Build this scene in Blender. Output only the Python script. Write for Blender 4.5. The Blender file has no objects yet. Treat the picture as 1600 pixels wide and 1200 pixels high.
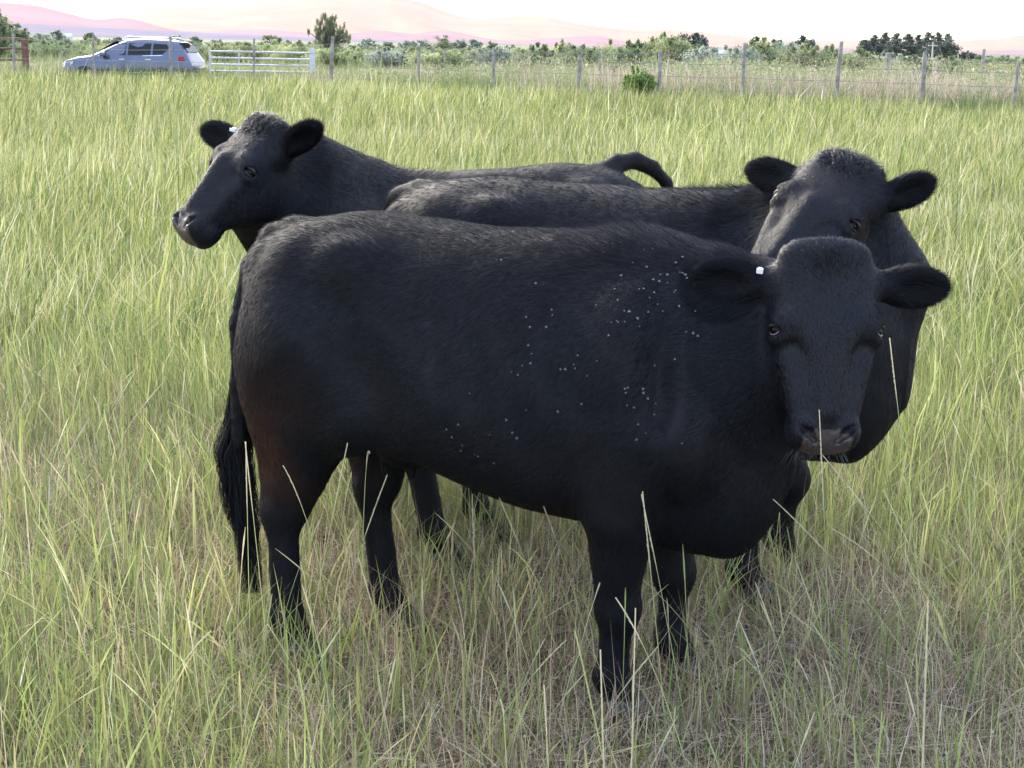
import bpy, math, random
import numpy as np
from mathutils import Vector, Matrix

# ------------------------------------------------------------------ camera, world, sun, exposure
S = bpy.context.scene
COL = S.collection
R = math.radians
SKIP_GRASS = False
SKIP_HAZE = False
HAZE = 2.3e-5
CAM_Z = 1.75
PITCH = 12.45
ROLL = 1.1
cam_d = bpy.data.cameras.new('camera')
cam_d.lens = 54.0
cam_d.sensor_width = 36.0
cam_d.clip_start = 0.05
cam_d.clip_end = 60000
cam = bpy.data.objects.new('camera', cam_d)
COL.objects.link(cam)
cam.matrix_world = Matrix.Translation((0, 0, CAM_Z)) @ Matrix.Rotation(R(90 - PITCH), 4, 'X') @ Matrix.Rotation(R(ROLL), 4, 'Z')
S.camera = cam
S.render.resolution_x, S.render.resolution_y = 1024, 768

SUN_AZ = -30.0      # degrees from the view direction, negative = left
SUN_EL = 22.0
world = bpy.data.worlds.new('World')
S.world = world
world.use_nodes = True
nt = world.node_tree
nt.nodes.clear()
wo = nt.nodes.new('ShaderNodeOutputWorld')
bg = nt.nodes.new('ShaderNodeBackground')
sky = nt.nodes.new('ShaderNodeTexSky')
sky.sky_type = 'NISHITA'
sky.sun_disc = False
sky.sun_elevation = R(SUN_EL)
sky.sun_rotation = R(SUN_AZ)
sky.altitude = 1400
sky.air_density = 1.0
sky.dust_density = 3.0
sky.ozone_density = 1.0
# hazy evening air: the glow round the sun is spread and softened, c / (1 + brightness / cap)
hsv = nt.nodes.new('ShaderNodeHueSaturation'); hsv.inputs['Saturation'].default_value = 0.70
nt.links.new(sky.outputs[0], hsv.inputs['Color'])
SKY_CAP = 0.47
dot = nt.nodes.new('ShaderNodeVectorMath'); dot.operation = 'DOT_PRODUCT'
dot.inputs[1].default_value = (0.3333 / SKY_CAP,) * 3
nt.links.new(hsv.outputs[0], dot.inputs[0])
add = nt.nodes.new('ShaderNodeMath'); add.operation = 'ADD'; add.inputs[1].default_value = 1.0
nt.links.new(dot.outputs['Value'], add.inputs[0])
inv = nt.nodes.new('ShaderNodeMath'); inv.operation = 'DIVIDE'; inv.inputs[0].default_value = 1.0
nt.links.new(add.outputs[0], inv.inputs[1])
scl = nt.nodes.new('ShaderNodeVectorMath'); scl.operation = 'SCALE'
nt.links.new(hsv.outputs[0], scl.inputs[0]); nt.links.new(inv.outputs[0], scl.inputs['Scale'])
nt.links.new(scl.outputs[0], bg.inputs[0])
bg.inputs[1].default_value = 0.15
nt.links.new(bg.outputs[0], wo.inputs[0])

sun_d = bpy.data.lights.new('sun', 'SUN')
sun_d.energy = 0.38
sun_d.angle = R(50)
sun_d.color = (1.0, 0.93, 0.82)
sun = bpy.data.objects.new('sun', sun_d)
COL.objects.link(sun)
_d = Vector((math.sin(R(SUN_AZ)) * math.cos(R(SUN_EL)), math.cos(R(SUN_AZ)) * math.cos(R(SUN_EL)), math.sin(R(SUN_EL))))
sun.rotation_euler = (-_d).to_track_quat('-Z', 'Y').to_euler()

S.view_settings.view_transform = 'Standard'
S.view_settings.look = 'None'
S.view_settings.exposure = 5.02
S.view_settings.gamma = 1.0
S.cycles.max_bounces = 6
S.cycles.diffuse_bounces = 3
S.cycles.transmission_bounces = 4
S.cycles.transparent_max_bounces = 8
S.cycles.volume_bounces = 0
S.cycles.use_denoising = True

# ------------------------------------------------------------------ helpers
FPX = 2400.0
_Rm = np.array(cam.matrix_world.to_3x3())

def ray(px, py):
    """direction of the sight line through a point of the 1600x1200 picture"""
    return _Rm @ np.array([(px - 800) / FPX, -(py - 600) / FPX, -1.0])

def at(px, py, Y):
    """world point seen at picture point px, py at distance Y in front of the camera"""
    d = ray(px, py)
    return np.array([0, 0, CAM_Z]) + d * (Y / d[1])

def smooth(x, a, b):
    t = np.clip((x - a) / (b - a), 0, 1)
    return t * t * (3 - 2 * t)

def ground_z(x, y):
    x = np.asarray(x, float); y = np.asarray(y, float)
    z = 0.03 * np.sin(x * 0.31 + 1.0) * np.sin(y * 0.23) * smooth(y, 9, 16)
    z = z + 0.22 * smooth(y, 28, 46)
    return z

def tag(o, label=None, cat=None, group=None, kind=None):
    if label: o['label'] = label
    if cat: o['category'] = cat
    if group: o['group'] = group
    if kind: o['kind'] = kind
    return o

def link(o, parent=None):
    COL.objects.link(o)
    if parent is not None: o.parent = parent
    return o

def empty(name, loc=(0, 0, 0), rz=0.0):
    o = bpy.data.objects.new(name, None)
    o.location = loc
    o.rotation_euler = (0, 0, rz)
    o.empty_display_size = 0.2
    return link(o)

def np_mesh(name, verts, faces, mat=None, parent=None, smooth_shade=False, colors=None, attr='tint', mat_index=None):
    """faces: (n,3) or (n,4) int array, or list of such arrays"""
    if not isinstance(faces, (list, tuple)): faces = [faces]
    me = bpy.data.meshes.new(name)
    verts = np.asarray(verts, np.float32)
    loops = np.concatenate([np.asarray(f, np.int32).ravel() for f in faces])
    counts = np.concatenate([np.full(len(f), f.shape[1], np.int32) for f in faces])
    starts = np.concatenate([[0], np.cumsum(counts)[:-1]]).astype(np.int32)
    me.vertices.add(len(verts)); me.vertices.foreach_set('co', verts.ravel())
    me.loops.add(len(loops)); me.loops.foreach_set('vertex_index', loops)
    me.polygons.add(len(counts)); me.polygons.foreach_set('loop_start', starts); me.polygons.foreach_set('loop_total', counts)
    if smooth_shade: me.polygons.foreach_set('use_smooth', np.ones(len(counts), bool))
    else: me.polygons.foreach_set('use_smooth', np.zeros(len(counts), bool))
    if colors is not None:
        a = me.attributes.new(attr, 'FLOAT_COLOR', 'POINT')
        c = np.ones((len(verts), 4), np.float32); c[:, :3] = colors
        a.data.foreach_set('color', c.ravel())
    me.update(calc_edges=True)
    if mat: me.materials.append(mat)
    o = bpy.data.objects.new(name, me)
    return link(o, parent)

class MB:
    """collects simple solids and links them as one mesh"""
    def __init__(s): s.v = []; s.f = []; s.n = 0
    def add(s, v, f):
        s.v.extend([tuple(p) for p in v]); s.f.extend([tuple(i + s.n for i in q) for q in f]); s.n += len(v)
    def box(s, c, size, rot=None):
        hx, hy, hz = [a / 2 for a in size]
        v = [Vector((x, y, z)) for x in (-hx, hx) for y in (-hy, hy) for z in (-hz, hz)]
        if rot is not None: v = [rot @ p for p in v]
        v = [p + Vector(c) for p in v]
        s.add(v, [(0, 1, 3, 2), (4, 6, 7, 5), (0, 4, 5, 1), (2, 3, 7, 6), (0, 2, 6, 4), (1, 5, 7, 3)])
    def tube(s, pts, rad, n=8, closed_ends=True):
        pts = [Vector(p) for p in pts]
        if not hasattr(rad, '__len__'): rad = [rad] * len(pts)
        rings = []
        ref = Vector((0.13, 0.21, 0.97)).normalized()
        for i, p in enumerate(pts):
            t = (pts[min(i + 1, len(pts) - 1)] - pts[max(i - 1, 0)]).normalized()
            r = ref if abs(t.dot(ref)) < 0.95 else Vector((1, 0, 0))
            a = t.cross(r).normalized(); b = t.cross(a)
            rings.append([p + (a * math.cos(2 * math.pi * k / n) + b * math.sin(2 * math.pi * k / n)) * rad[i] for k in range(n)])
        v = [q for r in rings for q in r]
        f = [(i * n + k, i * n + (k + 1) % n, (i + 1) * n + (k + 1) % n, (i + 1) * n + k) for i in range(len(pts) - 1) for k in range(n)]
        if closed_ends:
            f += [tuple(range(n - 1, -1, -1)), tuple((len(pts) - 1) * n + k for k in range(n))]
        s.add(v, f)
    def build(s, name, mat, parent=None, smooth_shade=False):
        me = bpy.data.meshes.new(name)
        me.from_pydata(s.v, [], s.f)
        for p in me.polygons: p.use_smooth = smooth_shade
        if mat: me.materials.append(mat)
        me.update()
        return link(bpy.data.objects.new(name, me), parent)

# ------------------------------------------------------------------ materials
def new_mat(name):
    m = bpy.data.materials.new(name)
    m.use_nodes = True
    return m, m.node_tree, m.node_tree.nodes['Principled BSDF']

def node(nt, typ, **kw):
    n = nt.nodes.new(typ)
    for k, v in kw.items():
        if k.startswith('i_'):
            key = k[2:]
            key = int(key) if key.isdigit() else key.replace('_', ' ')
            n.inputs[key].default_value = v
        else: setattr(n, k, v)
    return n

def simple_mat(name, col, rough=0.6, spec=0.5, metal=0.0, var=0.0, scale=8.0, col2=None, bump=0.0):
    m, nt, b = new_mat(name)
    b.inputs['Base Color'].default_value = (*col, 1)
    b.inputs['Roughness'].default_value = rough
    b.inputs['Specular IOR Level'].default_value = spec
    b.inputs['Metallic'].default_value = metal
    if col2 is not None or bump:
        tc = node(nt, 'ShaderNodeTexCoord')
        nz = node(nt, 'ShaderNodeTexNoise', i_Scale=scale, i_Detail=5.0)
        nt.links.new(tc.outputs['Object'], nz.inputs['Vector'])
        if col2 is not None:
            mx = node(nt, 'ShaderNodeMix', data_type='RGBA')
            rp = node(nt, 'ShaderNodeMapRange', i_1=0.35, i_2=0.65)
            nt.links.new(nz.outputs['Fac'], rp.inputs[0]); nt.links.new(rp.outputs[0], mx.inputs[0])
            mx.inputs[6].default_value = (*col, 1); mx.inputs[7].default_value = (*col2, 1)
            nt.links.new(mx.outputs[2], b.inputs['Base Color'])
        if bump:
            bp = node(nt, 'ShaderNodeBump', i_Strength=bump, i_Distance=0.02)
            nt.links.new(nz.outputs['Fac'], bp.inputs['Height']); nt.links.new(bp.outputs[0], b.inputs['Normal'])
    return m

def attr_mat(name, attr='tint', rough=0.5, spec=0.3, transl=0.0, sheen=0.0):
    m, nt, b = new_mat(name)
    a = node(nt, 'ShaderNodeAttribute', attribute_name=attr)
    nt.links.new(a.outputs['Color'], b.inputs['Base Color'])
    b.inputs['Roughness'].default_value = rough
    b.inputs['Specular IOR Level'].default_value = spec
    if sheen:
        b.inputs['Sheen Weight'].default_value = sheen
        b.inputs['Sheen Roughness'].default_value = 0.5
    if transl:
        out = [n for n in nt.nodes if n.type == 'OUTPUT_MATERIAL'][0]
        t = node(nt, 'ShaderNodeBsdfTranslucent')
        mx = node(nt, 'ShaderNodeMixShader')
        mx.inputs[0].default_value = transl
        nt.links.new(a.outputs['Color'], t.inputs[0])
        nt.links.new(b.outputs[0], mx.inputs[1]); nt.links.new(t.outputs[0], mx.inputs[2])
        nt.links.new(mx.outputs[0], out.inputs[0])
    return m

def strands(P, D, L, Wd, side, nseg=1, bend=None):
    """P roots, D directions, L lengths, Wd widths, side = width direction; bend (n,3) added along the strand squared.
    returns verts, [quads, tris]"""
    n = len(P)
    vs = []
    for i in range(nseg + 1):
        t = i / nseg
        C = P + D * (L * t)[:, None]
        if bend is not None: C = C + bend * (t * t)
        if i < nseg:
            w = (Wd * (1 - 0.75 * t) * 0.5)[:, None] * side
            vs += [C - w, C + w]
        else: vs.append(C)
    m = 2 * nseg + 1
    V = np.stack(vs, 1).reshape(-1, 3)
    b = (np.arange(n) * m)[:, None]
    quads = [np.hstack([b + 2 * i, b + 2 * i + 1, b + 2 * i + 3, b + 2 * i + 2]) for i in range(nseg - 1)]
    tris = np.hstack([b + 2 * nseg - 2, b + 2 * nseg - 1, b + 2 * nseg])
    return V, (quads + [tris]), m

# ------------------------------------------------------------------ ground
def fence_y(x): return 44.8 - 0.42 * x

def make_ground():
    ys = np.concatenate([np.linspace(-8, 20, 29), np.linspace(21, 90, 60), np.geomspace(95, 26000, 40)])
    ts = np.linspace(-1, 1, 49)
    V = []
    for y in ys:
        w = max(30, abs(y) * 0.9)
        for t in ts: V.append((t * w, y, 0))
    V = np.array(V)
    V[:, 2] = ground_z(V[:, 0], V[:, 1])
    n = len(ts); q = []
    for i in range(len(ys) - 1):
        for j in range(n - 1): q.append((i * n + j, i * n + j + 1, (i + 1) * n + j + 1, (i + 1) * n + j))
    m, nt, b = new_mat('pasture_soil')
    tc = node(nt, 'ShaderNodeTexCoord')
    n1 = node(nt, 'ShaderNodeTexNoise', i_Scale=9.0, i_Detail=8.0)
    n2 = node(nt, 'ShaderNodeTexNoise', i_Scale=0.05, i_Detail=6.0)
    sp = node(nt, 'ShaderNodeSeparateXYZ')
    for q_ in (n1, n2): nt.links.new(tc.outputs['Object'], q_.inputs['Vector'])
    nt.links.new(tc.outputs['Object'], sp.inputs[0])
    near = node(nt, 'ShaderNodeMix', data_type='RGBA')
    near.inputs[6].default_value = (0.060, 0.045, 0.032, 1); near.inputs[7].default_value = (0.17, 0.13, 0.085, 1)
    nt.links.new(n1.outputs['Fac'], near.inputs[0])
    far = node(nt, 'ShaderNodeMix', data_type='RGBA')
    far.inputs[6].default_value = (0.12, 0.15, 0.06, 1); far.inputs[7].default_value = (0.27, 0.24, 0.15, 1)
    rp = node(nt, 'ShaderNodeMapRange', i_1=0.42, i_2=0.62)
    nt.links.new(n2.outputs['Fac'], rp.inputs[0]); nt.links.new(rp.outputs[0], far.inputs[0])
    r2 = node(nt, 'ShaderNodeMapRange', i_1=12.0, i_2=48.0)
    nt.links.new(sp.outputs['Y'], r2.inputs[0])
    mx = node(nt, 'ShaderNodeMix', data_type='RGBA')
    nt.links.new(r2.outputs[0], mx.inputs[0]); nt.links.new(near.outputs[2], mx.inputs[6]); nt.links.new(far.outputs[2], mx.inputs[7])
    nt.links.new(mx.outputs[2], b.inputs['Base Color'])
    b.inputs['Roughness'].default_value = 0.95
    b.inputs['Specular IOR Level'].default_value = 0.1
    bp = node(nt, 'ShaderNodeBump', i_Strength=0.8, i_Distance=0.03)
    nt.links.new(n1.outputs['Fac'], bp.inputs['Height']); nt.links.new(bp.outputs[0], b.inputs['Normal'])
    o = np_mesh('ground', V, np.array(q), m, None, True)
    tag(o, 'flat pasture floor of soil and dead grass under the cows', None, None, 'structure')
make_ground()

# ------------------------------------------------------------------ mountains
def ridge(name, D, depth, pts, col, col2, label, amp=0.03, rows=26, seed=1):
    """pts: skyline as picture points; becomes a range of hills with a real front slope and a back slope"""
    rng = np.random.default_rng(seed)
    pts = np.array(pts, float)
    px = np.linspace(pts[0, 0], pts[-1, 0], 260)
    py = np.interp(px, pts[:, 0], pts[:, 1])
    k = np.array([1, 3, 5, 3, 1.]); k /= k.sum()
    py = np.convolve(np.pad(py, 2, 'edge'), k, 'valid')
    P = np.array([at(a, b, D) for a, b in zip(px, py)])
    hgt = np.maximum(P[:, 2], 2.0)
    nzv = sum(rng.normal() * np.sin(px * f + rng.uniform(0, 6)) / (f * 40) for f in (0.05, 0.09, 0.17, 0.31, 0.6))
    V = []
    ss = np.linspace(-1, 1, rows)
    for s_ in ss:
        for i in range(len(px)):
            f = (1 - abs(s_)) ** (1.15)
            gul = 1 + amp * 0.5 * math.sin(px[i] * 0.12 + s_ * 9 + 2 * math.sin(px[i] * .03)) * (1 - f) * f * 4
            y = P[i, 1] + s_ * depth
            V.append((P[i, 0] * y / P[i, 1], y + depth * 0.08 * math.sin(px[i] * .05 + s_ * 5) * (1 - f), hgt[i] * f * gul if abs(s_) < 1 else -3))
    n = len(px)
    q = [(i * n + j, i * n + j + 1, (i + 1) * n + j + 1, (i + 1) * n + j) for i in range(rows - 1) for j in range(n - 1)]
    m = simple_mat(name + '_slope', col, rough=1.0, spec=0.0, scale=0.002, col2=col2)
    o = np_mesh(name, V, np.array(q), m, None, True)
    tag(o, label, None, None, 'structure')
    return o

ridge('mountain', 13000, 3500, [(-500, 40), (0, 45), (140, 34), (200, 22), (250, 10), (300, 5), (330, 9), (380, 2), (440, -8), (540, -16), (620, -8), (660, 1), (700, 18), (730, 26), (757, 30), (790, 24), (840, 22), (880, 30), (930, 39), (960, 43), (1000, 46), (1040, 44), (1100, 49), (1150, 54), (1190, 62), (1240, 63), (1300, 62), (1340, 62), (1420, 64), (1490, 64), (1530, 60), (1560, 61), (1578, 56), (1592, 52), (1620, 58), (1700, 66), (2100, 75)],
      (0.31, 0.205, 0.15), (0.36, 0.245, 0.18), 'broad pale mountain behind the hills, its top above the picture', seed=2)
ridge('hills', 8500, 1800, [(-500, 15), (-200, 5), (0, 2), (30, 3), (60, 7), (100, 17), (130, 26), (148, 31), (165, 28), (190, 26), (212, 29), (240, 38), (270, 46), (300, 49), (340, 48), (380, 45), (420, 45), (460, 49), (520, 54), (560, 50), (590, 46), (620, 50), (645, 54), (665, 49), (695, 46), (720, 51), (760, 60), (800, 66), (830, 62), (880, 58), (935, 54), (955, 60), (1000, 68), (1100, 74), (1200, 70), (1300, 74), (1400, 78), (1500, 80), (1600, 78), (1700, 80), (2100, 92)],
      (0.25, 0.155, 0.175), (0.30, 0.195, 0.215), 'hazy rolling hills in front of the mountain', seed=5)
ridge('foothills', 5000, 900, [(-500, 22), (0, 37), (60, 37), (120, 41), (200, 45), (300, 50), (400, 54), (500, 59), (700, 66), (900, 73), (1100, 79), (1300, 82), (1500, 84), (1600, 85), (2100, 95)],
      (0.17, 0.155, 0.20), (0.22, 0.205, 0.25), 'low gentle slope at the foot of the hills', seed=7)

# ------------------------------------------------------------------ grass
RG = np.random.default_rng(11)
M_grass = attr_mat('grass_blade', rough=0.5, spec=0.25, transl=0.40)

def norm2(v):
    return v / (np.linalg.norm(v) + 1e-9)

def fbm(x, y, sc, seed):
    r = np.random.default_rng(seed)
    v = 0
    for o in range(4):
        f = sc * 1.9 ** o
        a1, a2, p1, p2 = r.uniform(0, 6.28, 4)
        v = v + (np.sin((x * math.cos(a1) + y * math.sin(a1)) * f + p1 + 1.3 * np.sin((x * math.cos(a2) - y * math.sin(a2)) * f * .8 + p2))) / 1.5 ** o
    return v / 2.4

def scatter(n, y0, y1, power, margin=0.9):
    """random ground points inside the view wedge, density falling with distance**power"""
    u = RG.random(n)
    e = 2 - power
    y = (y0 ** e + u * (y1 ** e - y0 ** e)) ** (1 / e)
    x = RG.uniform(-1, 1, n) * (0.365 * y + margin)
    return x, y

def blades(name, x, y, h, w, col_base, col_tip, lean, nseg, lean_dir=None, curve=1.0, label='', z0=None, mat=None):
    n = len(x)
    z = ground_z(x, y) if z0 is None else ground_z(x, y) + z0
    az = RG.uniform(0, 2 * math.pi, n)
    if lean_dir is not None: az = lean_dir[0] + RG.normal(0, lean_dir[1], n)
    ld = np.stack([np.cos(az), np.sin(az), np.zeros(n)], 1)
    D = np.stack([ld[:, 0] * lean * .45, ld[:, 1] * lean * .45, np.ones(n)], 1); D /= np.linalg.norm(D, axis=1)[:, None]
    bend = ld * (lean * h * curve * .75)[:, None]; bend[:, 2] = -h * lean ** 2 * .35 * curve
    fa = RG.uniform(0, math.pi, n)
    side = np.stack([np.cos(fa), np.sin(fa) * .6, np.zeros(n)], 1)
    V, F, m = strands(np.stack([x, y, z], 1), D, h, w, side, nseg, bend)
    t = np.zeros(m)
    for i in range(nseg): t[2 * i] = t[2 * i + 1] = i / nseg
    t[-1] = 1
    tt = smooth(t, 0.05, 0.75)[None, :, None]
    C = col_base[:, None, :] * (1 - tt) + col_tip[:, None, :] * tt
    return V, F, C.reshape(-1, 3)

def stack_mesh(name, parts, mat, label, kind='stuff'):
    V = []; C = []; Q = []; T = []; off = 0
    for (v, f, c) in parts:
        V.append(v); C.append(c)
        for a in f: (Q if a.shape[1] == 4 else T).append(a + off)
        off += len(v)
    fs = []
    if Q: fs.append(np.concatenate(Q))
    if T: fs.append(np.concatenate(T))
    o = np_mesh(name, np.concatenate(V), fs, mat, None, False, np.concatenate(C))
    tag(o, label, None, None, kind)
    return o

def pal(n, cols, wts, jit=0.16):
    cols = np.array(cols)
    k = RG.choice(len(cols), n, p=np.array(wts) / sum(wts))
    return np.clip(cols[k] * RG.uniform(1 - jit, 1 + jit, (n, 1)) * RG.uniform(.94, 1.06, (n, 3)), 0, 1)

STRAW = [(0.56, 0.45, 0.31), (0.43, 0.32, 0.22), (0.72, 0.62, 0.46), (0.29, 0.21, 0.15)]
GREEN = [(0.19, 0.25, 0.08), (0.27, 0.33, 0.10), (0.39, 0.42, 0.145), (0.11, 0.155, 0.06), (0.53, 0.51, 0.24)]

def dryness(x, y):
    d = 0.5 + 0.42 * fbm(x, y, 1.5, 3)
    d = d + 0.55 * np.exp(-((y - 3.7) / .9) ** 2 - ((x - 0.9) / .8) ** 2)       # trodden patch right of the near cow
    d = d + 0.30 * np.exp(-((y - 4.2) / 1.3) ** 2 - ((x + .1) / 1.2) ** 2)
    return np.clip(d - smooth(y, 6, 12) * 0.45, 0, 1)

def field():
    green = []; dry = []
    # near and middle, green
    n = 78000
    x, y = scatter(n, 2.6, 8.0, 0.35, 0.7)
    d = dryness(x, y)
    clump = fbm(x, y, 9.0, 7)
    keep = RG.random(n) < np.clip(1.05 - 0.85 * d + 0.55 * clump, 0.08, 1)
    x, y, d = x[keep], y[keep], d[keep]; n = len(x)
    h = RG.gamma(6, 1 / 6, n) * (0.25 - 0.10 * d + 0.09 * smooth(y, 4.5, 8)) * (1 + .25 * fbm(x, y, 2.3, 9))
    w = RG.gamma(3.2, 1 / 3.2, n) * 0.0058
    tip = pal(n, GREEN, [4, 5, 3, 3, 1.6], .25)
    base = tip * 0.45 + np.array([0.36, 0.29, 0.20]) * 0.5
    green.append(blades('g', x, y, h, w, base, tip, np.abs(RG.normal(0.30, 0.38, n)), 4, None, .55))
    # tufts of broad fresh blades
    for (nt_, y0, y1, pw_, nb, hh, ww) in ((1500, 2.6, 8.0, .35, 13, .24, .0065), (5200, 8.0, 30.0, 1.1, 9, .34, .0095)):
        tx, ty = scatter(nt_, y0, y1, pw_, .8)
        k = RG.random(len(tx)) < np.clip(1.1 - .9 * dryness(tx, ty), .08, 1)
        tx, ty = tx[k], ty[k]
        m_ = len(tx); hf = RG.uniform(.55, 1.35, m_); tone = pal(m_, GREEN, [3, 5, 5, 2, 2.2], .15)
        x = np.repeat(tx, nb) + RG.normal(0, .022, m_ * nb) * np.repeat(ty, nb) ** .4; y = np.repeat(ty, nb) + RG.normal(0, .03, m_ * nb)
        n = len(x); h = np.repeat(hf, nb) * hh * RG.uniform(.5, 1.2, n); tip = np.clip(np.repeat(tone, nb, 0) * RG.uniform(.8, 1.35, (n, 1)), 0, 1)
        green.append(blades('t', x, y, h, RG.uniform(.7, 1.4, n) * ww, tip * .7, tip, np.abs(RG.normal(.55, .35, n)), 4 if y0 < 5 else 3, None, .8))
    # far green, one long sheet to the fence
    n = 560000
    x, y = scatter(n, 8.0, 52.0, 1.25, 1.2)
    k = y < fence_y(x) + 4
    x, y = x[k], y[k]; n = len(x)
    h = RG.gamma(5, 1 / 5, n) * (0.25 + 0.05 * fbm(x, y, .5, 4) + .07 * fbm(x, y, 3.1, 14)) * (1 + .25 * smooth(y, 10, 20))
    w = RG.gamma(4, 1 / 4, n) * 0.0072 * (y / 8) ** 0.72
    tone = fbm(x, y * .5, 0.35, 21)[:, None]; t2 = fbm(x, y, 1.3, 5)[:, None]
    tip = pal(n, [(0.125, 0.178, 0.050), (0.225, 0.27, 0.075), (0.38, 0.395, 0.13), (0.11, 0.17, 0.062), (0.52, 0.49, 0.22), (.66, .62, .42)], [4, 5, 4, 3, 3.0, 1.8], .30)
    tip = np.clip(tip * (1 + 0.16 * tone + .12 * t2), 0, 1)
    pale = (fbm(x * .35, y, 0.6, 31) > .45) & (RG.random(n) < .35)
    tip[pale] = pal(pale.sum(), [(.55, .50, .33), (.48, .47, .24)], [1, 1])
    base = tip * 0.55 + np.array([0.20, 0.18, 0.09]) * 0.3
    green.append(blades('g', x, y, h, w, base, tip, np.abs(RG.normal(0.45, 0.40, n)), 2, (0.4 + 1.6 * fbm(x, y, 1.1, 41), 1.2), .55))
    stack_mesh('grass', green, M_grass, 'tall green pasture grass covering the whole field')
    # dry stems: standing and leaning
    n = 52000
    x, y = scatter(n, 2.6, 9.0, 0.5, 0.7)
    d = dryness(x, y)
    keep = RG.random(n) < np.clip(0.25 + 0.9 * d, 0, 1)
    x, y = x[keep], y[keep]; n = len(x)
    h = RG.gamma(6, 1 / 6, n) * 0.19
    c = pal(n, STRAW, [3, 3, 2, 2])
    dry.append(blades('d', x, y, h, RG.uniform(0.0018, 0.0044, n), c * .8, c, np.abs(RG.normal(0.5, 0.5, n)), 2))
    # litter lying on the soil
    n = 46000
    x, y = scatter(n, 2.6, 8.0, 0.4, 0.7)
    L = RG.uniform(0.05, 0.18, n); az = RG.uniform(0, 6.283, n)
    P = np.stack([x, y, ground_z(x, y) + RG.uniform(0.004, 0.05, n)], 1)
    D = np.stack([np.cos(az), np.sin(az), RG.normal(0.05, 0.25, n)], 1); D /= np.linalg.norm(D, axis=1)[:, None]
    side = np.cross(D, np.array([0, -.4, 1.0])); side /= np.linalg.norm(side, axis=1)[:, None]
    V, F, m = strands(P, D, L, RG.uniform(.002, .005, n), side, 2, np.stack([RG.normal(0, .03, n), RG.normal(0, .03, n), -np.abs(RG.normal(0, .02, n))], 1))
    dry.append((V, F, np.repeat(pal(n, STRAW, [3, 3, 2, 3]) * .85, m, 0)))
    stack_mesh('dry_grass', dry, M_grass, 'dead straw and thatch between the green blades around the hooves')

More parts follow.
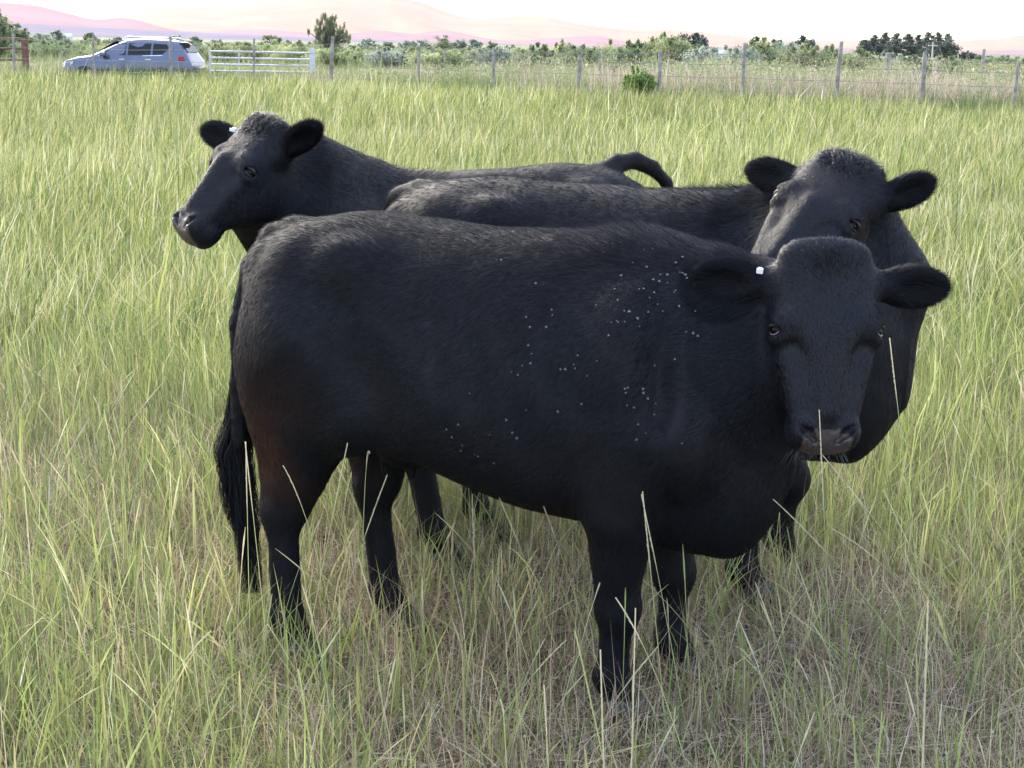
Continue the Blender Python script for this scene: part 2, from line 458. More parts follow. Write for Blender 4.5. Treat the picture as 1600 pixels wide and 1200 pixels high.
def seed_heads():
    """thin stalks that end in a pale spike"""
    parts = []
    def group(x, y, h, lean, ldir=None, thick=1.0, cols=None):
        n = len(x)
        c = cols if cols is not None else pal(n, [(.46, .46, .24), (.55, .50, .34), (.36, .42, .17)], [2, 2, 1])
        az = RG.uniform(0, 6.283, n) if ldir is None else ldir
        ld = np.stack([np.cos(az), np.sin(az), np.zeros(n)], 1)
        P = np.stack([x, y, ground_z(x, y)], 1)
        D = np.stack([ld[:, 0] * lean * .4, ld[:, 1] * lean * .4, np.ones(n)], 1); D /= np.linalg.norm(D, axis=1)[:, None]
        bend = ld * (lean * h * .7)[:, None]; bend[:, 2] = -h * lean ** 2 * .35
        seg = 8; vs = []; tcol = []
        sx = np.stack([np.ones(n), np.zeros(n), np.zeros(n)], 1)
        for i in range(seg + 7):
            if i < seg: t = i / seg * 0.80; w = 0.0016 * thick
            else:
                j = i - seg; t = 0.80 + 0.2 * j / 6
                w = thick * 0.0040 * [0.5, .85, 1, .95, .85, .6, .3][j] * RG.uniform(.75, 1.2, n)
            w = np.broadcast_to(np.asarray(w, float), (n,))[:, None] * .5
            Cc = P + D * (h * t)[:, None] + bend * t * t
            vs += [Cc - sx * w, Cc + sx * w]; tcol += [t, t]
        m = len(vs); V = np.stack(vs, 1).reshape(-1, 3)
        b = (np.arange(n) * m)[:, None]
        F = np.concatenate([np.hstack([b + 2 * i, b + 2 * i + 1, b + 2 * i + 3, b + 2 * i + 2]) for i in range(m // 2 - 1)])
        tc = smooth(np.array(tcol), .1, .85)[None, :, None]
        g = np.array([.17, .23, .08])
        C = (g * (1 - tc) + c[:, None, :] * tc).reshape(-1, 3)
        parts.append((V, [F], C))
    n = 1100
    x, y = scatter(n, 2.9, 9.0, 0.4, .6)
    group(x, y, RG.uniform(.28, .52, n), np.abs(RG.normal(.45, .35, n)))
    n = 5000
    x, y = scatter(n, 8.0, 44.0, 1.1, .6)
    group(x, y, RG.uniform(.42, .66, n), np.abs(RG.normal(.35, .25, n)), thick=1.0)
    # the long stalks that cross in front of the cows: base and tip from the photograph
    def stalk(bx, by, tx, ty, Y, droop=0.15, thick=1.2, spike=0.25, green=False, dy=0.0):
        B = at(bx, by, Y); T = at(tx, ty, Y + dy)
        if B[2] > 0.02: B = B + (T - B) * 0  # the foot may be hidden by other grass
        B0 = np.array([B[0], B[1], 0.0])
        mid = (B0 + T) / 2 + np.array([0, 0, np.linalg.norm(T - B0) * droop])
        seg = 22; vs = []; cc = []
        for i in range(seg + 1):
            t = i / seg
            p = B0 * (1 - t) ** 2 + mid * 2 * t * (1 - t) + T * t * t
            if t > 1 - spike:
                u = (t - 1 + spike) / spike
                w = 0.0011 * thick ** .6
                c = (.60, .56, .38) if not green else (.38, .44, .18)
            else:
                w = 0.0011 * thick ** .6 * (1 - .4 * t); c = (.38, .42, .20) if t > .3 else (.22, .28, .11)
            tg = (T - B0); sd = np.cross(tg, [0, 1, 0]); sd = sd / (np.linalg.norm(sd) + 1e-9)
            vs += [p - sd * w, p + sd * w]; cc += [c, c]
        F = np.array([(2 * i, 2 * i + 1, 2 * i + 3, 2 * i + 2) for i in range(seg)])
        parts.append((np.array(vs), [F], np.array(cc)))
        ln = np.linalg.norm(T - B0) * spike; ns = max(10, int(ln / .0045)); sv = []; sc = []
        for i in range(ns):
            t = 1 - spike + spike * i / ns
            p = B0 * (1 - t) ** 2 + mid * 2 * t * (1 - t) + T * t * t
            tg = norm2((T - mid) * t + (mid - B0) * (1 - t)); a_ = RG.uniform(0, 6.28)
            o1 = np.cross(tg, [math.cos(a_), .4, math.sin(a_)]); o1 /= np.linalg.norm(o1) + 1e-9
            d_ = norm2(tg + o1 * .42); sz = (.0078 * (.55 + .45 * math.sin(math.pi * min(1, i / ns + .12)))) * thick ** .35
            wv = np.cross(d_, o1 + [0, .3, 0]); wv /= np.linalg.norm(wv) + 1e-9
            sv += [p, p + d_ * sz * .5 + wv * sz * .20, p + d_ * sz, p + d_ * sz * .5 - wv * sz * .20]
            k_ = RG.uniform(.75, 1.2); sc += [[min(1, q * k_) for q in ((.60, .55, .37) if not green else (.42, .46, .22))]] * 4
        parts.append((np.array(sv), [np.arange(len(sv)).reshape(-1, 4)], np.array(sc)))
    stalk(455, 985, 543, 692, 3.75, .02, 1.3)
    stalk(560, 960, 577, 708, 3.8, .55, 1.0)
    stalk(548, 935, 442, 727, 3.8, .28, 1.0)
    stalk(480, 1000, 605, 742, 3.8, .06, 1.2)
    stalk(385, 700, 384, 690, 3.9, .02, 1.1)
    stalk(425, 1010, 383, 690, 3.85, .03, 1.2)
    stalk(748, 990, 738, 772, 3.9, .05, 1.0)
    stalk(905, 960, 776, 768, 3.85, .08, 1.1)
    stalk(960, 930, 836, 757, 3.8, .1, .9)
    stalk(1060, 1040, 1004, 768, 3.35, .03, 1.3)
    stalk(1100, 1000, 1002, 772, 3.4, .06, 1.0)
    stalk(1290, 1110, 1180, 910, 3.4, .1, 1.0)
    stalk(1120, 1150, 962, 934, 3.1, .22, 1.3)
    stalk(990, 1180, 993, 950, 3.05, .02, 1.4, .8)
    stalk(985, 1250, 898, 985, 2.95, .08, 1.6, .5, True)
    stalk(955, 1190, 938, 1015, 3.0, .02, 1.6, .6)
    stalk(1452, 1200, 1450, 938, 2.95, .01, 2.2, .62)
    stalk(1456, 1200, 1432, 1020, 2.95, .04, 1.3, .4, True)
    stalk(1590, 1260, 1562, 1130, 2.8, .03, 1.4, .5, True)
    stalk(1480, 1270, 1508, 1110, 2.8, .06, 1.3, .45, True)
    stalk(1362, 1250, 1333, 1118, 2.85, .05, 1.2, .4, True)
    stalk(1370, 1260, 1378, 1112, 2.85, .03, 1.3, .5, True)
    stalk(520, 1250, 466, 1045, 2.9, .04, 1.8, .7, True)
    stalk(1540, 960, 1208, 780, 3.6, .12, 1.1)
    stalk(1600, 900, 1280, 705, 3.9, .05, 1.0)
    stalk(1560, 920, 1380, 765, 3.8, .04, 1.0)
    stalk(1580, 930, 1300, 826, 3.75, .22, .9)
    stalk(1320, 1100, 1245, 1030, 3.3, .3, 1.0)
    stalk(1370, 1010, 1245, 880, 3.5, .04, .9)
    stalk(1330, 900, 1280, 640, 3.35, .04, .9)
    stalk(1490, 1120, 1390, 528, 3.3, .01, .9, .12)
    stalk(1250, 1010, 1150, 1010, 3.4, .4, 1.0)
    stalk(170, 1080, 330, 985, 3.3, .2, 1.3)
    stalk(220, 940, 160, 755, 3.7, .04, 1.2)
    stalk(250, 1000, 245, 885, 3.5, .04, 1.4)
    stalk(60, 980, 38, 760, 3.6, .03, 1.4)
    stalk(130, 770, 20, 705, 4.2, .1, 1.0)
    stalk(700, 1070, 885, 1000, 3.3, .15, 1.0)
    stalk(640, 1010, 560, 870, 3.6, .05, 1.0)
    stalk(800, 1150, 782, 1095, 2.95, .5, 1.3)
    stalk(870, 1220, 850, 1070, 2.95, .05, 1.4)
    stack_mesh('seed_heads', parts, M_grass, 'pale seed spikes on long thin grass stalks')
if not SKIP_GRASS:
    field()
    seed_heads()

# ------------------------------------------------------------------ shrubs and trees
M_leaf = attr_mat('foliage', rough=0.6, spec=0.2, transl=0.45)
M_bark = simple_mat('grey_bark', (0.10, 0.085, 0.07), rough=0.9, spec=0.1, scale=6, col2=(0.18, 0.16, 0.14), bump=.5)
RT = np.random.default_rng(77)

def crown(clumps, nleaf, size, cols, up=0.0):
    """clumps: (center, radius xyz, weight). Leaves are small quads spread through each clump, denser near its shell"""
    V = []; C = []
    cols = np.array(cols)
    wt = np.array([c[2] for c in clumps], float); wt /= wt.sum()
    for (c, r, _), w_ in zip(clumps, wt):
        n = max(6, int(nleaf * w_))
        u = RT.normal(0, 1, (n, 3)); u /= np.linalg.norm(u, axis=1)[:, None]
        P = np.array(c) + u * (RT.random((n, 1)) ** (0.60)) * np.array(r) * RT.uniform(.8, 1.15, (n, 1))
        D = RT.normal(0, 1, (n, 3)); D[:, 2] += up; D /= np.linalg.norm(D, axis=1)[:, None]
        E = np.cross(D, RT.normal(0, 1, (n, 3))); E /= np.linalg.norm(E, axis=1)[:, None]
        s_ = size * RT.uniform(.6, 1.4, (n, 1))
        V.append(np.stack([P - E * s_ * .3, P + D * s_ * .5 - E * 0, P + E * s_ * .3 + D * .1 * s_, P - D * s_ * .5], 1).reshape(-1, 3))
        col = cols[RT.integers(len(cols))] * RT.uniform(.8, 1.2)
        C.append(np.repeat(col * RT.uniform(.75, 1.3, (n, 1)), 4, 0))
    V = np.concatenate(V); F = np.arange(len(V)).reshape(-1, 4)
    return V, F, np.clip(np.concatenate(C), 0, 1)

def plant(name, cat, label, group, x, y, h, w, cols, nleaf, leaf, kind='bush', z0=None, trunk_col=None):
    z0 = float(ground_z(x, y)) if z0 is None else z0
    root = empty(name, (x, y, z0), 0)
    cl = []; mb = MB()
    if kind == 'bush':
        for i in range(26):
            a = RT.uniform(0, 6.28); r = RT.uniform(0, .50) * w
            hh = h * RT.uniform(.55, 1.0) * (1 - (r / w) ** 2 * 1.6)
            cl.append(((math.cos(a) * r, math.sin(a) * r, hh), (w * .035, w * .035, h * RT.uniform(.06, .12)), .5))
        for i in range(9):
            a = RT.uniform(0, 6.28); r = RT.uniform(0, .38) * w
            hh = h * RT.uniform(.45, .82) * (1 - (r / w) ** 2 * 1.3)
            cl.append(((math.cos(a) * r, math.sin(a) * r, hh), (w * RT.uniform(.14, .24), w * .2, h * RT.uniform(.14, .24)), 1))
            mb.tube([(0, 0, 0), (math.cos(a) * r * .5, math.sin(a) * r * .5, hh * .5), (math.cos(a) * r, math.sin(a) * r, hh)], [.03 * h / 2, .02 * h / 2, .008 * h / 2], 5)
        cl.append(((0, 0, h * .42), (w * .46, w * .3, h * .40), 16))
        cl.append(((w * RT.uniform(-.2, .2), 0, h * .60), (w * .30, w * .3, h * .30), 8))
    elif kind == 'round':
        mb.tube([(0, 0, 0), (.02 * h, 0, h * .18), (0, 0, h * .32)], [.045 * h, .035 * h, .028 * h], 8)
        for i in range(44):
            a = RT.uniform(0, 6.28); el = RT.uniform(-.2, 1.45)
            R_ = RT.uniform(.45, 1.08)
            c = (math.cos(a) * math.cos(el) * w * .43 * R_, math.sin(a) * math.cos(el) * w * .43 * R_, h * .36 + math.sin(el) * h * .56 * R_)
            s_ = RT.uniform(.06, .13)
            cl.append((c, (w * s_, w * s_, h * s_ * 1.0), 1))
            mb.tube([(0, 0, h * .28), (c[0] * .5, c[1] * .5, h * .3 + (c[2] - h * .3) * .55), c], [.022 * h, .014 * h, .005 * h], 5)
        cl.append(((0, 0, h * .28), (w * .42, w * .3, h * .26), 9))
    elif kind == 'open':
        mb.tube([(0, 0, 0), (.02 * h, 0, h * .2), (0, 0, h * .38)], [.04 * h, .03 * h, .024 * h], 8)
        for i in range(110):
            a = RT.uniform(0, 6.28); el = RT.uniform(.15, 1.5); R_ = RT.uniform(.45, 1.0)
            c = (math.cos(a) * math.cos(el) * w * .52 * R_, math.sin(a) * math.cos(el) * w * .4 * R_, h * .30 + math.sin(el) * h * .68 * R_)
            cl.append((c, (w * .030, w * .030, h * .10), 1))
            mb.tube([(0, 0, h * .25), (c[0] * .55, c[1] * .55, h * .3 + (c[2] - h * .3) * .45), c], [.018 * h, .011 * h, .004 * h], 5)
        cl.append(((0, 0, h * .30), (w * .36, w * .3, h * .20), 26))
    elif kind == 'cone':
        mb.tube([(0, 0, 0), (0, 0, h * .95)], [.03 * h, .006 * h], 6)
        for i in range(30):
            t = i / 29
            a = RT.uniform(0, 6.28); r = w * .26 * (1.0 - t) ** .6 * (1 if t > .2 else .8)
            cl.append(((math.cos(a) * r, math.sin(a) * r, h * (.22 + .76 * t)), (w * (.20 * (1 - t) + .09), w * (.20 * (1 - t) + .09), h * .05), 1.3 - t))
    mb.build('trunk' if kind != 'bush' else 'stems', M_bark, root)
    V, F, C = crown(cl, nleaf, leaf, cols)
    V[:, 2] = np.maximum(V[:, 2], 0.0)
    np_mesh('crown', V, F, M_leaf, root, False, C)
    tag(root, label, cat, group)
    return root

def plant_px(name, cat, label, group, px, ytop, wpx, Y, *a, **k):
    T = at(px, ytop - (5 if 60 <= Y < 100 else 0), Y); zg = float(ground_z(T[0], Y))
    return plant(name, cat, label, group, T[0], Y, T[2] - zg, wpx * Y / 2400 * 1.02, *a, **k)

OLIVE = [(0.25, 0.29, 0.14), (0.32, 0.35, 0.18), (0.38, 0.38, 0.20), (0.19, 0.23, 0.12)]
GREY = [(0.30, 0.35, 0.27), (0.38, 0.42, 0.34), (0.24, 0.29, 0.23)]  # grey-green leaves, lightened to paint distance haze into the far trees
DARK = [(0.09, 0.12, 0.10), (0.12, 0.15, 0.12), (0.07, 0.10, 0.09)]
HEDGE = [(0.22, 0.27, 0.17), (0.28, 0.33, 0.22), (0.18, 0.23, 0.15)]
YELL = [(0.34, 0.38, 0.18), (0.43, 0.45, 0.24), (0.26, 0.32, 0.16)]
MIDG = [(0.19, 0.25, 0.13), (0.25, 0.30, 0.16), (0.15, 0.20, 0.11)]

plant_px('round_tree', 'tree', 'lone open-branched tree to the right of the white gate', None, 513, 22, 74, 140, [(.24, .27, .15), (.30, .32, .19), (.18, .22, .13)], 16000, .11, 'open')
# left edge
plant_px('leaning_tree', 'tree', 'thin tree at the left edge above the rusty corral rails', None, -8, 14, 70, 66, MIDG, 2600, .12, 'open')
far = [(22, 38, 60, 120), (64, 51, 40, 230), (90, 45, 28, 240), (141, 50, 24, 200), (185, 56, 20, 230), (272, 54, 36, 220), (306, 57, 30, 220), (340, 61, 34, 220), (380, 66, 30, 200), (427, 53, 42, 230), (452, 63, 20, 230), (575, 60, 34, 230), (606, 65, 30, 200), (636, 62, 40, 210), (662, 61, 30, 240), (692, 55, 52, 230), (722, 61, 34, 230), (742, 59, 28, 210), (768, 66, 26, 200)]
for i, (px, yt, w, Y) in enumerate(far):
    plant_px('distant_tree', 'tree', 'small grey-green tree in the hazy row beyond the left half of the fence', 'distant trees beyond the fence', px, yt, w, Y, GREY if i % 3 else MIDG, 1500, .28, 'round')
for px in list(range(30, 800, 38)) + [845, 1330, 1540, 1580]:
    yh = 62 + (px - 200) * .0192
    plant_px('distant_bush', 'bush', 'low hazy bush in the far hedge line across the plain', 'far hedge bushes', px + RT.uniform(-9, 9), yh + RT.uniform(-3, 4), RT.uniform(46, 80), RT.uniform(150, 195), HEDGE, 1600, .22, 'bush')
# dark windbreak on the right
for i, (px, yt, w) in enumerate([(1352, 62, 26), (1368, 55, 24), (1384, 51, 24), (1402, 52, 26), (1420, 53, 24), (1436, 55, 24), (1452, 51, 26), (1466, 51, 24), (1482, 53, 24)]):
    plant_px('windbreak_tree', 'tree', 'dark pointed evergreen in the windbreak on the right skyline', 'dark windbreak trees', px, yt, w * 1.8, 262 + (i % 3) * 5, DARK, 2200, .32, 'cone')
plant_px('round_tree', 'tree', 'dense rounded dark tree at the right end of the windbreak', None, 1476, 58, 52, 250, [(.10, .13, .11), (.12, .15, .13)], 3500, .3, 'round')
plant_px('low_tree', 'tree', 'low dark tree just right of the windbreak', None, 1512, 79, 34, 250, DARK, 1500, .3, 'bush')
plant_px('dark_tree', 'tree', 'flat-topped dark tree behind the olive shrubs', None, 1085, 50, 70, 120, DARK, 3800, .22, 'round')
for i, (px, yt, w) in enumerate([(1182, 58, 44), (1215, 57, 36), (1258, 54, 48)]):
    plant_px('dark_tree', 'tree', 'dark tree rising behind the pale shrubs right of centre', 'dark trees behind the shrubs', px, yt, w, 125 + i * 4, DARK, 2800, .22, 'round')
# shrub bank behind the fence
bank = [(845, 74, 60, 66, 'MIDG'), (880, 70, 50, 70, 'OLIVE'), (915, 73, 60, 64, 'MIDG'), (950, 69, 56, 66, 'OLIVE'), (985, 70, 60, 62, 'MIDG'), (1020, 60, 58, 66, 'OLIVE'), (1045, 57, 60, 70, 'YELL'), (1062, 60, 70, 64, 'OLIVE'), (1105, 76, 70, 62, 'GREY'), (1150, 74, 60, 64, 'GREY'), (1195, 66, 70, 66, 'OLIVE'), (1225, 64, 70, 70, 'GREY'), (1262, 72, 64, 64, 'OLIVE'), (1300, 76, 60, 68, 'MIDG'), (1340, 84, 70, 64, 'OLIVE'), (1385, 88, 70, 68, 'GREY'), (1430, 91, 70, 64, 'MIDG'), (1480, 93, 80, 66, 'OLIVE'), (1535, 94, 80, 64, 'MIDG'), (1590, 96, 80, 62, 'OLIVE'),
        (520, 76, 60, 75, 'YELL'), (565, 79, 60, 80, 'YELL'), (610, 78, 50, 72, 'GREY'), (650, 79, 60, 78, 'YELL'), (690, 80, 60, 70, 'YELL'), (735, 78, 60, 76, 'OLIVE'), (780, 76, 60, 70, 'GREY'), (812, 76, 50, 74, 'YELL'), (470, 70, 60, 84, 'YELL'), (430, 69, 60, 90, 'YELL'), (340, 72, 50, 84, 'OLIVE'), (385, 70, 50, 86, 'OLIVE'),
        (60, 68, 80, 90, 'MIDG'), (110, 67, 70, 96, 'MIDG'), (165, 70, 60, 92, 'YELL'), (20, 70, 60, 84, 'MIDG')]
PAL = dict(MIDG=MIDG, OLIVE=OLIVE, YELL=YELL, GREY=GREY)
for (px, yt, w, Y, p) in bank:
    side = 'right of centre' if px > 830 else 'left of centre'
    plant_px('shrub', 'shrub', 'leafy shrub in the thicket behind the wire fence, ' + side, 'shrubs behind the fence ' + side, px, yt, w * 1.75, Y, PAL[p], 11000, .085, 'bush')
plant_px('shrub', 'shrub', 'low bright green rounded bush growing at the foot of the wire fence', None, 998, 104, 62, 42.8, [(.17, .26, .08), (.22, .31, .10)], 6000, .07, 'bush')

def weeds():
    parts = []
    n = 70000
    x = RG.uniform(-20, 19, n)
    y = fence_y(x) + RG.gamma(2.0, 3.2, n) - 1.6
    k = (np.abs(x) < .38 * y + 1); x, y = x[k], y[k]; n = len(x)
    pink = (fbm(x, y, .45, 17) + .25 * np.exp(-((x - 5) / 4) ** 2)) > .12
    h = RG.gamma(9, 1 / 9, n) * np.where(pink, 1.0, .78) * (1 + .2 * fbm(x, y, .9, 13)) * (.66 + .50 * smooth(x, -6, 3)) * smooth(y - fence_y(x), -2.2, 1.6) * .62 + .12
    c = pal(n, [(.17, .23, .09), (.23, .28, .12), (.13, .17, .07), (.32, .35, .18)], [3, 3, 2, 1.5])
    pk = pink & (RG.random(n) < .62)
    c[pk] = pal(pk.sum(), [(.56, .43, .36), (.48, .36, .31), (.66, .56, .49), (.40, .33, .30)], [3, 2, 2, 2])
    parts.append(blades('w', x, y, h, RG.uniform(.012, .028, n), c * .8, c, np.abs(RG.normal(.25, .2, n)), 2))
    # meadow farther out
    n = 60000
    y = np.exp(RG.uniform(math.log(50), math.log(230), n)); x = RG.uniform(-.40, .40, n) * y
    h = RG.gamma(8, 1 / 8, n) * .62
    c = pal(n, [(.21, .25, .11), (.28, .31, .14), (.36, .35, .20), (.17, .21, .10)], [3, 3, 2, 2])
    parts.append(blades('w', x, y, h, RG.uniform(.02, .05, n) * (y / 50) ** .8, c * .85, c, np.abs(RG.normal(.4, .2, n)), 1))
    # leafy tops of the weeds
    n = 60000
    x = RG.uniform(-20, 19, n); y = fence_y(x) + RG.gamma(2.2, 3.4, n) - .6
    k = (fbm(x, y, .8, 61) > -.25) & (np.abs(x) < .38 * y + 1); x, y = x[k], y[k]; n = len(x)
    hh = (.40 + .58 * RG.random(n) ** .7) * (1 + .22 * fbm(x, y, .9, 13)) * (.55 + .60 * smooth(x, -6, 3)) * smooth(y - fence_y(x), -1.5, 2)
    P = np.stack([x, y, ground_z(x, y) + hh], 1)
    D = RG.normal(0, 1, (n, 3)); D /= np.linalg.norm(D, axis=1)[:, None]
    sd = np.cross(D, RG.normal(0, 1, (n, 3))); sd /= np.linalg.norm(sd, axis=1)[:, None]
    V, F, m = strands(P, D, RG.uniform(.04, .10, n), RG.uniform(.02, .05, n), sd, 2)
    tone = fbm(x, y, .5, 71)[:, None]
    cc = pal(n, [(.20, .25, .10), (.28, .32, .15), (.36, .38, .20), (.22, .25, .16), (.5, .42, .33)], [3, 3, 2, 2, .8]) * (1 + .25 * tone)
    parts.append((V, F, np.repeat(np.clip(cc, 0, 1), m, 0)))
    stack_mesh('weeds', parts, M_grass, 'tall green weeds and pinkish dry stalks along and beyond the fence')
weeds()
# ------------------------------------------------------------------ sculpting by signed distance
class Field:
    def __init__(s, xs, ys, zs):
        s.xs, s.ys, s.zs = [np.asarray(a, np.float32) for a in (xs, ys, zs)]
        s.F = np.full((len(xs), len(ys), len(zs)), 1.0, np.float32)
    def _sub(s, lo, hi):
        sl = []
        for a, l, h in zip((s.xs, s.ys, s.zs), lo, hi):
            i0 = int(np.searchsorted(a, l)); i1 = int(np.searchsorted(a, h))
            sl.append(slice(i0, max(i1, i0 + 1)))
        X, Y, Z = np.meshgrid(s.xs[sl[0]], s.ys[sl[1]], s.zs[sl[2]], indexing='ij', sparse=True)
        return tuple(sl), X, Y, Z
    def merge(s, sl, d, k):
        a = s.F[sl]
        h = np.maximum(k - np.abs(a - d), 0) / max(k, 1e-6)
        s.F[sl] = np.minimum(a, d) - h * h * k * 0.25
    def cut(s, sl, d, k):
        a = s.F[sl]; b = -d
        h = np.maximum(k - np.abs(a - b), 0) / max(k, 1e-6)
        s.F[sl] = np.maximum(a, b) + h * h * k * 0.25
    def cone(s, p0, p1, r0, r1, k=0.03, squash=None, cut=False):
        """round cone; squash=(direction, factor) flattens it along that direction"""
        p0 = np.asarray(p0, np.float32); p1 = np.asarray(p1, np.float32)
        m = max(r0, r1) * 1.3 + k + 0.02
        sl, X, Y, Z = s._sub(np.minimum(p0, p1) - m, np.maximum(p0, p1) + m)
        d = p1 - p0; L2 = float(d @ d) + 1e-9
        px, py, pz = X - p0[0], Y - p0[1], Z - p0[2]
        t = np.clip((px * d[0] + py * d[1] + pz * d[2]) / L2, 0, 1)
        qx, qy, qz = px - d[0] * t, py - d[1] * t, pz - d[2] * t
        q2 = qx * qx + qy * qy + qz * qz
        if squash is not None:
            n, f = squash
            n = np.asarray(n, np.float32); n = n / np.linalg.norm(n)
            c = qx * n[0] + qy * n[1] + qz * n[2]
            q2 = q2 + c * c * (f * f - 1)
        D = np.sqrt(q2) - (r0 + (r1 - r0) * t)
        (s.cut if cut else s.merge)(sl, D, k)
    def ell(s, c, axes, rad, k=0.03, cut=False):
        """ellipsoid with an orthonormal frame (rows of axes)"""
        c = np.asarray(c, np.float32); A = np.asarray(axes, np.float32); rad = np.asarray(rad, np.float32)
        ext = np.sqrt(((A * rad[:, None]) ** 2).sum(0)) + k * 1.5 + 0.02
        sl, X, Y, Z = s._sub(c - ext, c + ext)
        px, py, pz = X - c[0], Y - c[1], Z - c[2]
        q = 0; q2 = 0
        for i in range(3):
            w = (px * A[i, 0] + py * A[i, 1] + pz * A[i, 2]) / rad[i]
            q = q + w ** 2; q2 = q2 + (w / rad[i]) ** 2
        r = np.sqrt(q + 1e-9)
        D = r * (r - 1) / np.sqrt(q2 + 1e-9)
        (s.cut if cut else s.merge)(sl, D, k)
    def loft(s, o, u, v, w, tab, p=2.3, k=0.03, margin=0.35, dens=24):
        """tab rows: u, w_high, w_low, half_v, egg"""
        o, u, v, w = [np.asarray(a, np.float32) for a in (o, u, v, w)]
        T = catmull(np.asarray(tab, float), dens)
        umin, umax = T[0, 0], T[-1, 0]
        wm = max(abs(T[:, 1]).max(), abs(T[:, 2]).max()); vm = T[:, 3].max()
        cs = []
        for a in (umin, umax):
            for b in (-vm, vm):
                for c in (T[:, 1].max(), T[:, 2].min()):
                    cs.append(o + u * a + v * b + w * c)
        cs = np.array(cs)
        sl, X, Y, Z = s._sub(cs.min(0) - k - .03, cs.max(0) + k + .03)
        px, py, pz = X - o[0], Y - o[1], Z - o[2]
        U = px * u[0] + py * u[1] + pz * u[2]
        V = px * v[0] + py * v[1] + pz * v[2]
        W = px * w[0] + py * w[1] + pz * w[2]
        hi = np.interp(U, T[:, 0], T[:, 1]); lo = np.interp(U, T[:, 0], T[:, 2])
        hv = np.interp(U, T[:, 0], T[:, 3]); eg = np.interp(U, T[:, 0], T[:, 4])
        c = (hi + lo) / 2; hw = np.maximum((hi - lo) / 2, 1e-3)
        ww = (W - c) / hw
        hv = np.maximum(hv * (1 + eg * np.clip(ww, -1, 1)), 1e-3)
        r = ((np.abs(V) / hv) ** p + np.abs(ww) ** p) ** (1.0 / p)
        D = (r - 1) * np.minimum(hv, hw)
        over = np.maximum(umin - U, U - umax)
        D = np.maximum(D, over)
        s.merge(sl, D.astype(np.float32), k)
    def mesh(s):
        F = s.F; g = F < 0
        nx, ny, nz = F.shape
        c = np.zeros((nx - 1, ny - 1, nz - 1), np.uint8)
        for i in (0, 1):
            for j in (0, 1):
                for k in (0, 1):
                    c += g[i:nx - 1 + i, j:ny - 1 + j, k:nz - 1 + k]
        act = (c > 0) & (c < 8)
        I, J, K = np.nonzero(act)
        idx = np.full(act.shape, -1, np.int32); idx[I, J, K] = np.arange(len(I))
        pos = np.zeros((len(I), 3), np.float64); cnt = np.zeros(len(I))
        G = (s.xs, s.ys, s.zs)
        for ax in range(3):
            o1, o2 = [a for a in range(3) if a != ax]
            for a in (0, 1):
                for b in (0, 1):
                    off0 = [0, 0, 0]; off0[o1] = a; off0[o2] = b
                    off1 = list(off0); off1[ax] = 1
                    f0 = F[I + off0[0], J + off0[1], K + off0[2]]; f1 = F[I + off1[0], J + off1[1], K + off1[2]]
                    m = (f0 < 0) != (f1 < 0)
                    t = np.where(m, f0 / np.where(m, f0 - f1, 1), 0)
                    P0 = [G[q][(I, J, K)[q] + off0[q]] for q in range(3)]
                    P1 = [G[q][(I, J, K)[q] + off1[q]] for q in range(3)]
                    for q in range(3):
                        pos[:, q] += np.where(m, P0[q] + (P1[q] - P0[q]) * t, 0)
                    cnt += m
        pos /= np.maximum(cnt, 1)[:, None]
        quads = []
        for ax in range(3):
            sl0 = [slice(None)] * 3; sl1 = [slice(None)] * 3
            sl0[ax] = slice(0, -1); sl1[ax] = slice(1, None)
            a = g[tuple(sl0)]; b = g[tuple(sl1)]
            E = np.array(np.nonzero(a != b)).T
            o1, o2 = [q for q in range(3) if q != ax]
            ok = (E[:, o1] > 0) & (E[:, o2] > 0) & (E[:, o1] < F.shape[o1] - 1) & (E[:, o2] < F.shape[o2] - 1)
            E = E[ok]
            inside0 = g[E[:, 0], E[:, 1], E[:, 2]]
            def cell(d1, d2):
                q = E.copy(); q[:, o1] += d1; q[:, o2] += d2
                return idx[q[:, 0], q[:, 1], q[:, 2]]
            q = np.stack([cell(-1, -1), cell(0, -1), cell(0, 0), cell(-1, 0)], 1)
            flip = inside0 if ax != 1 else ~inside0
            q[~flip] = q[~flip][:, ::-1]
            quads.append(q)
        q = np.concatenate(quads)
        return pos, q[(q >= 0).all(1)]

def catmull(T, dens):
    P = np.vstack([2 * T[0] - T[1], T, 2 * T[-1] - T[-2]])
    out = []
    for i in range(1, len(P) - 2):
        t = np.linspace(0, 1, dens, endpoint=False)[:, None]
        a, b, c, d = P[i - 1], P[i], P[i + 1], P[i + 2]
        # u stays monotone (linear), the others are smoothed with non-uniform tangents
        h = c[0] - b[0]
        m1 = (c - a) / (c[0] - a[0]) * h; m2 = (d - b) / (d[0] - b[0]) * h
        q = (2 * t**3 - 3 * t**2 + 1) * b + (t**3 - 2 * t**2 + t) * m1 + (-2 * t**3 + 3 * t**2) * c + (t**3 - t**2) * m2
        q[:, 0] = (b[0] + (c[0] - b[0]) * t)[:, 0]
        out.append(q)
    out.append(T[-1:])
    return np.vstack(out)

def axis_grid(lo, hi, coarse, fine_ranges, fine):
    """grid stops: coarse outside the fine ranges, fine inside"""
    xs = [lo]
    while xs[-1] < hi:
        x = xs[-1]
        f = any(a - coarse <= x < b for a, b in fine_ranges)
        xs.append(x + (fine if f else coarse))
    return np.array(xs)

def norm(v):
    v = np.asarray(v, float)
    return v / np.linalg.norm(v)

def vert_normals(V, Q):
    n = np.cross(V[Q[:, 2]] - V[Q[:, 0]], V[Q[:, 3]] - V[Q[:, 1]])
    N = np.zeros_like(V)
    for i in range(4): 
        for a in range(3): N[:, a] += np.bincount(Q[:, i], n[:, a], len(V))
    return N / np.maximum(np.linalg.norm(N, axis=1), 1e-12)[:, None]

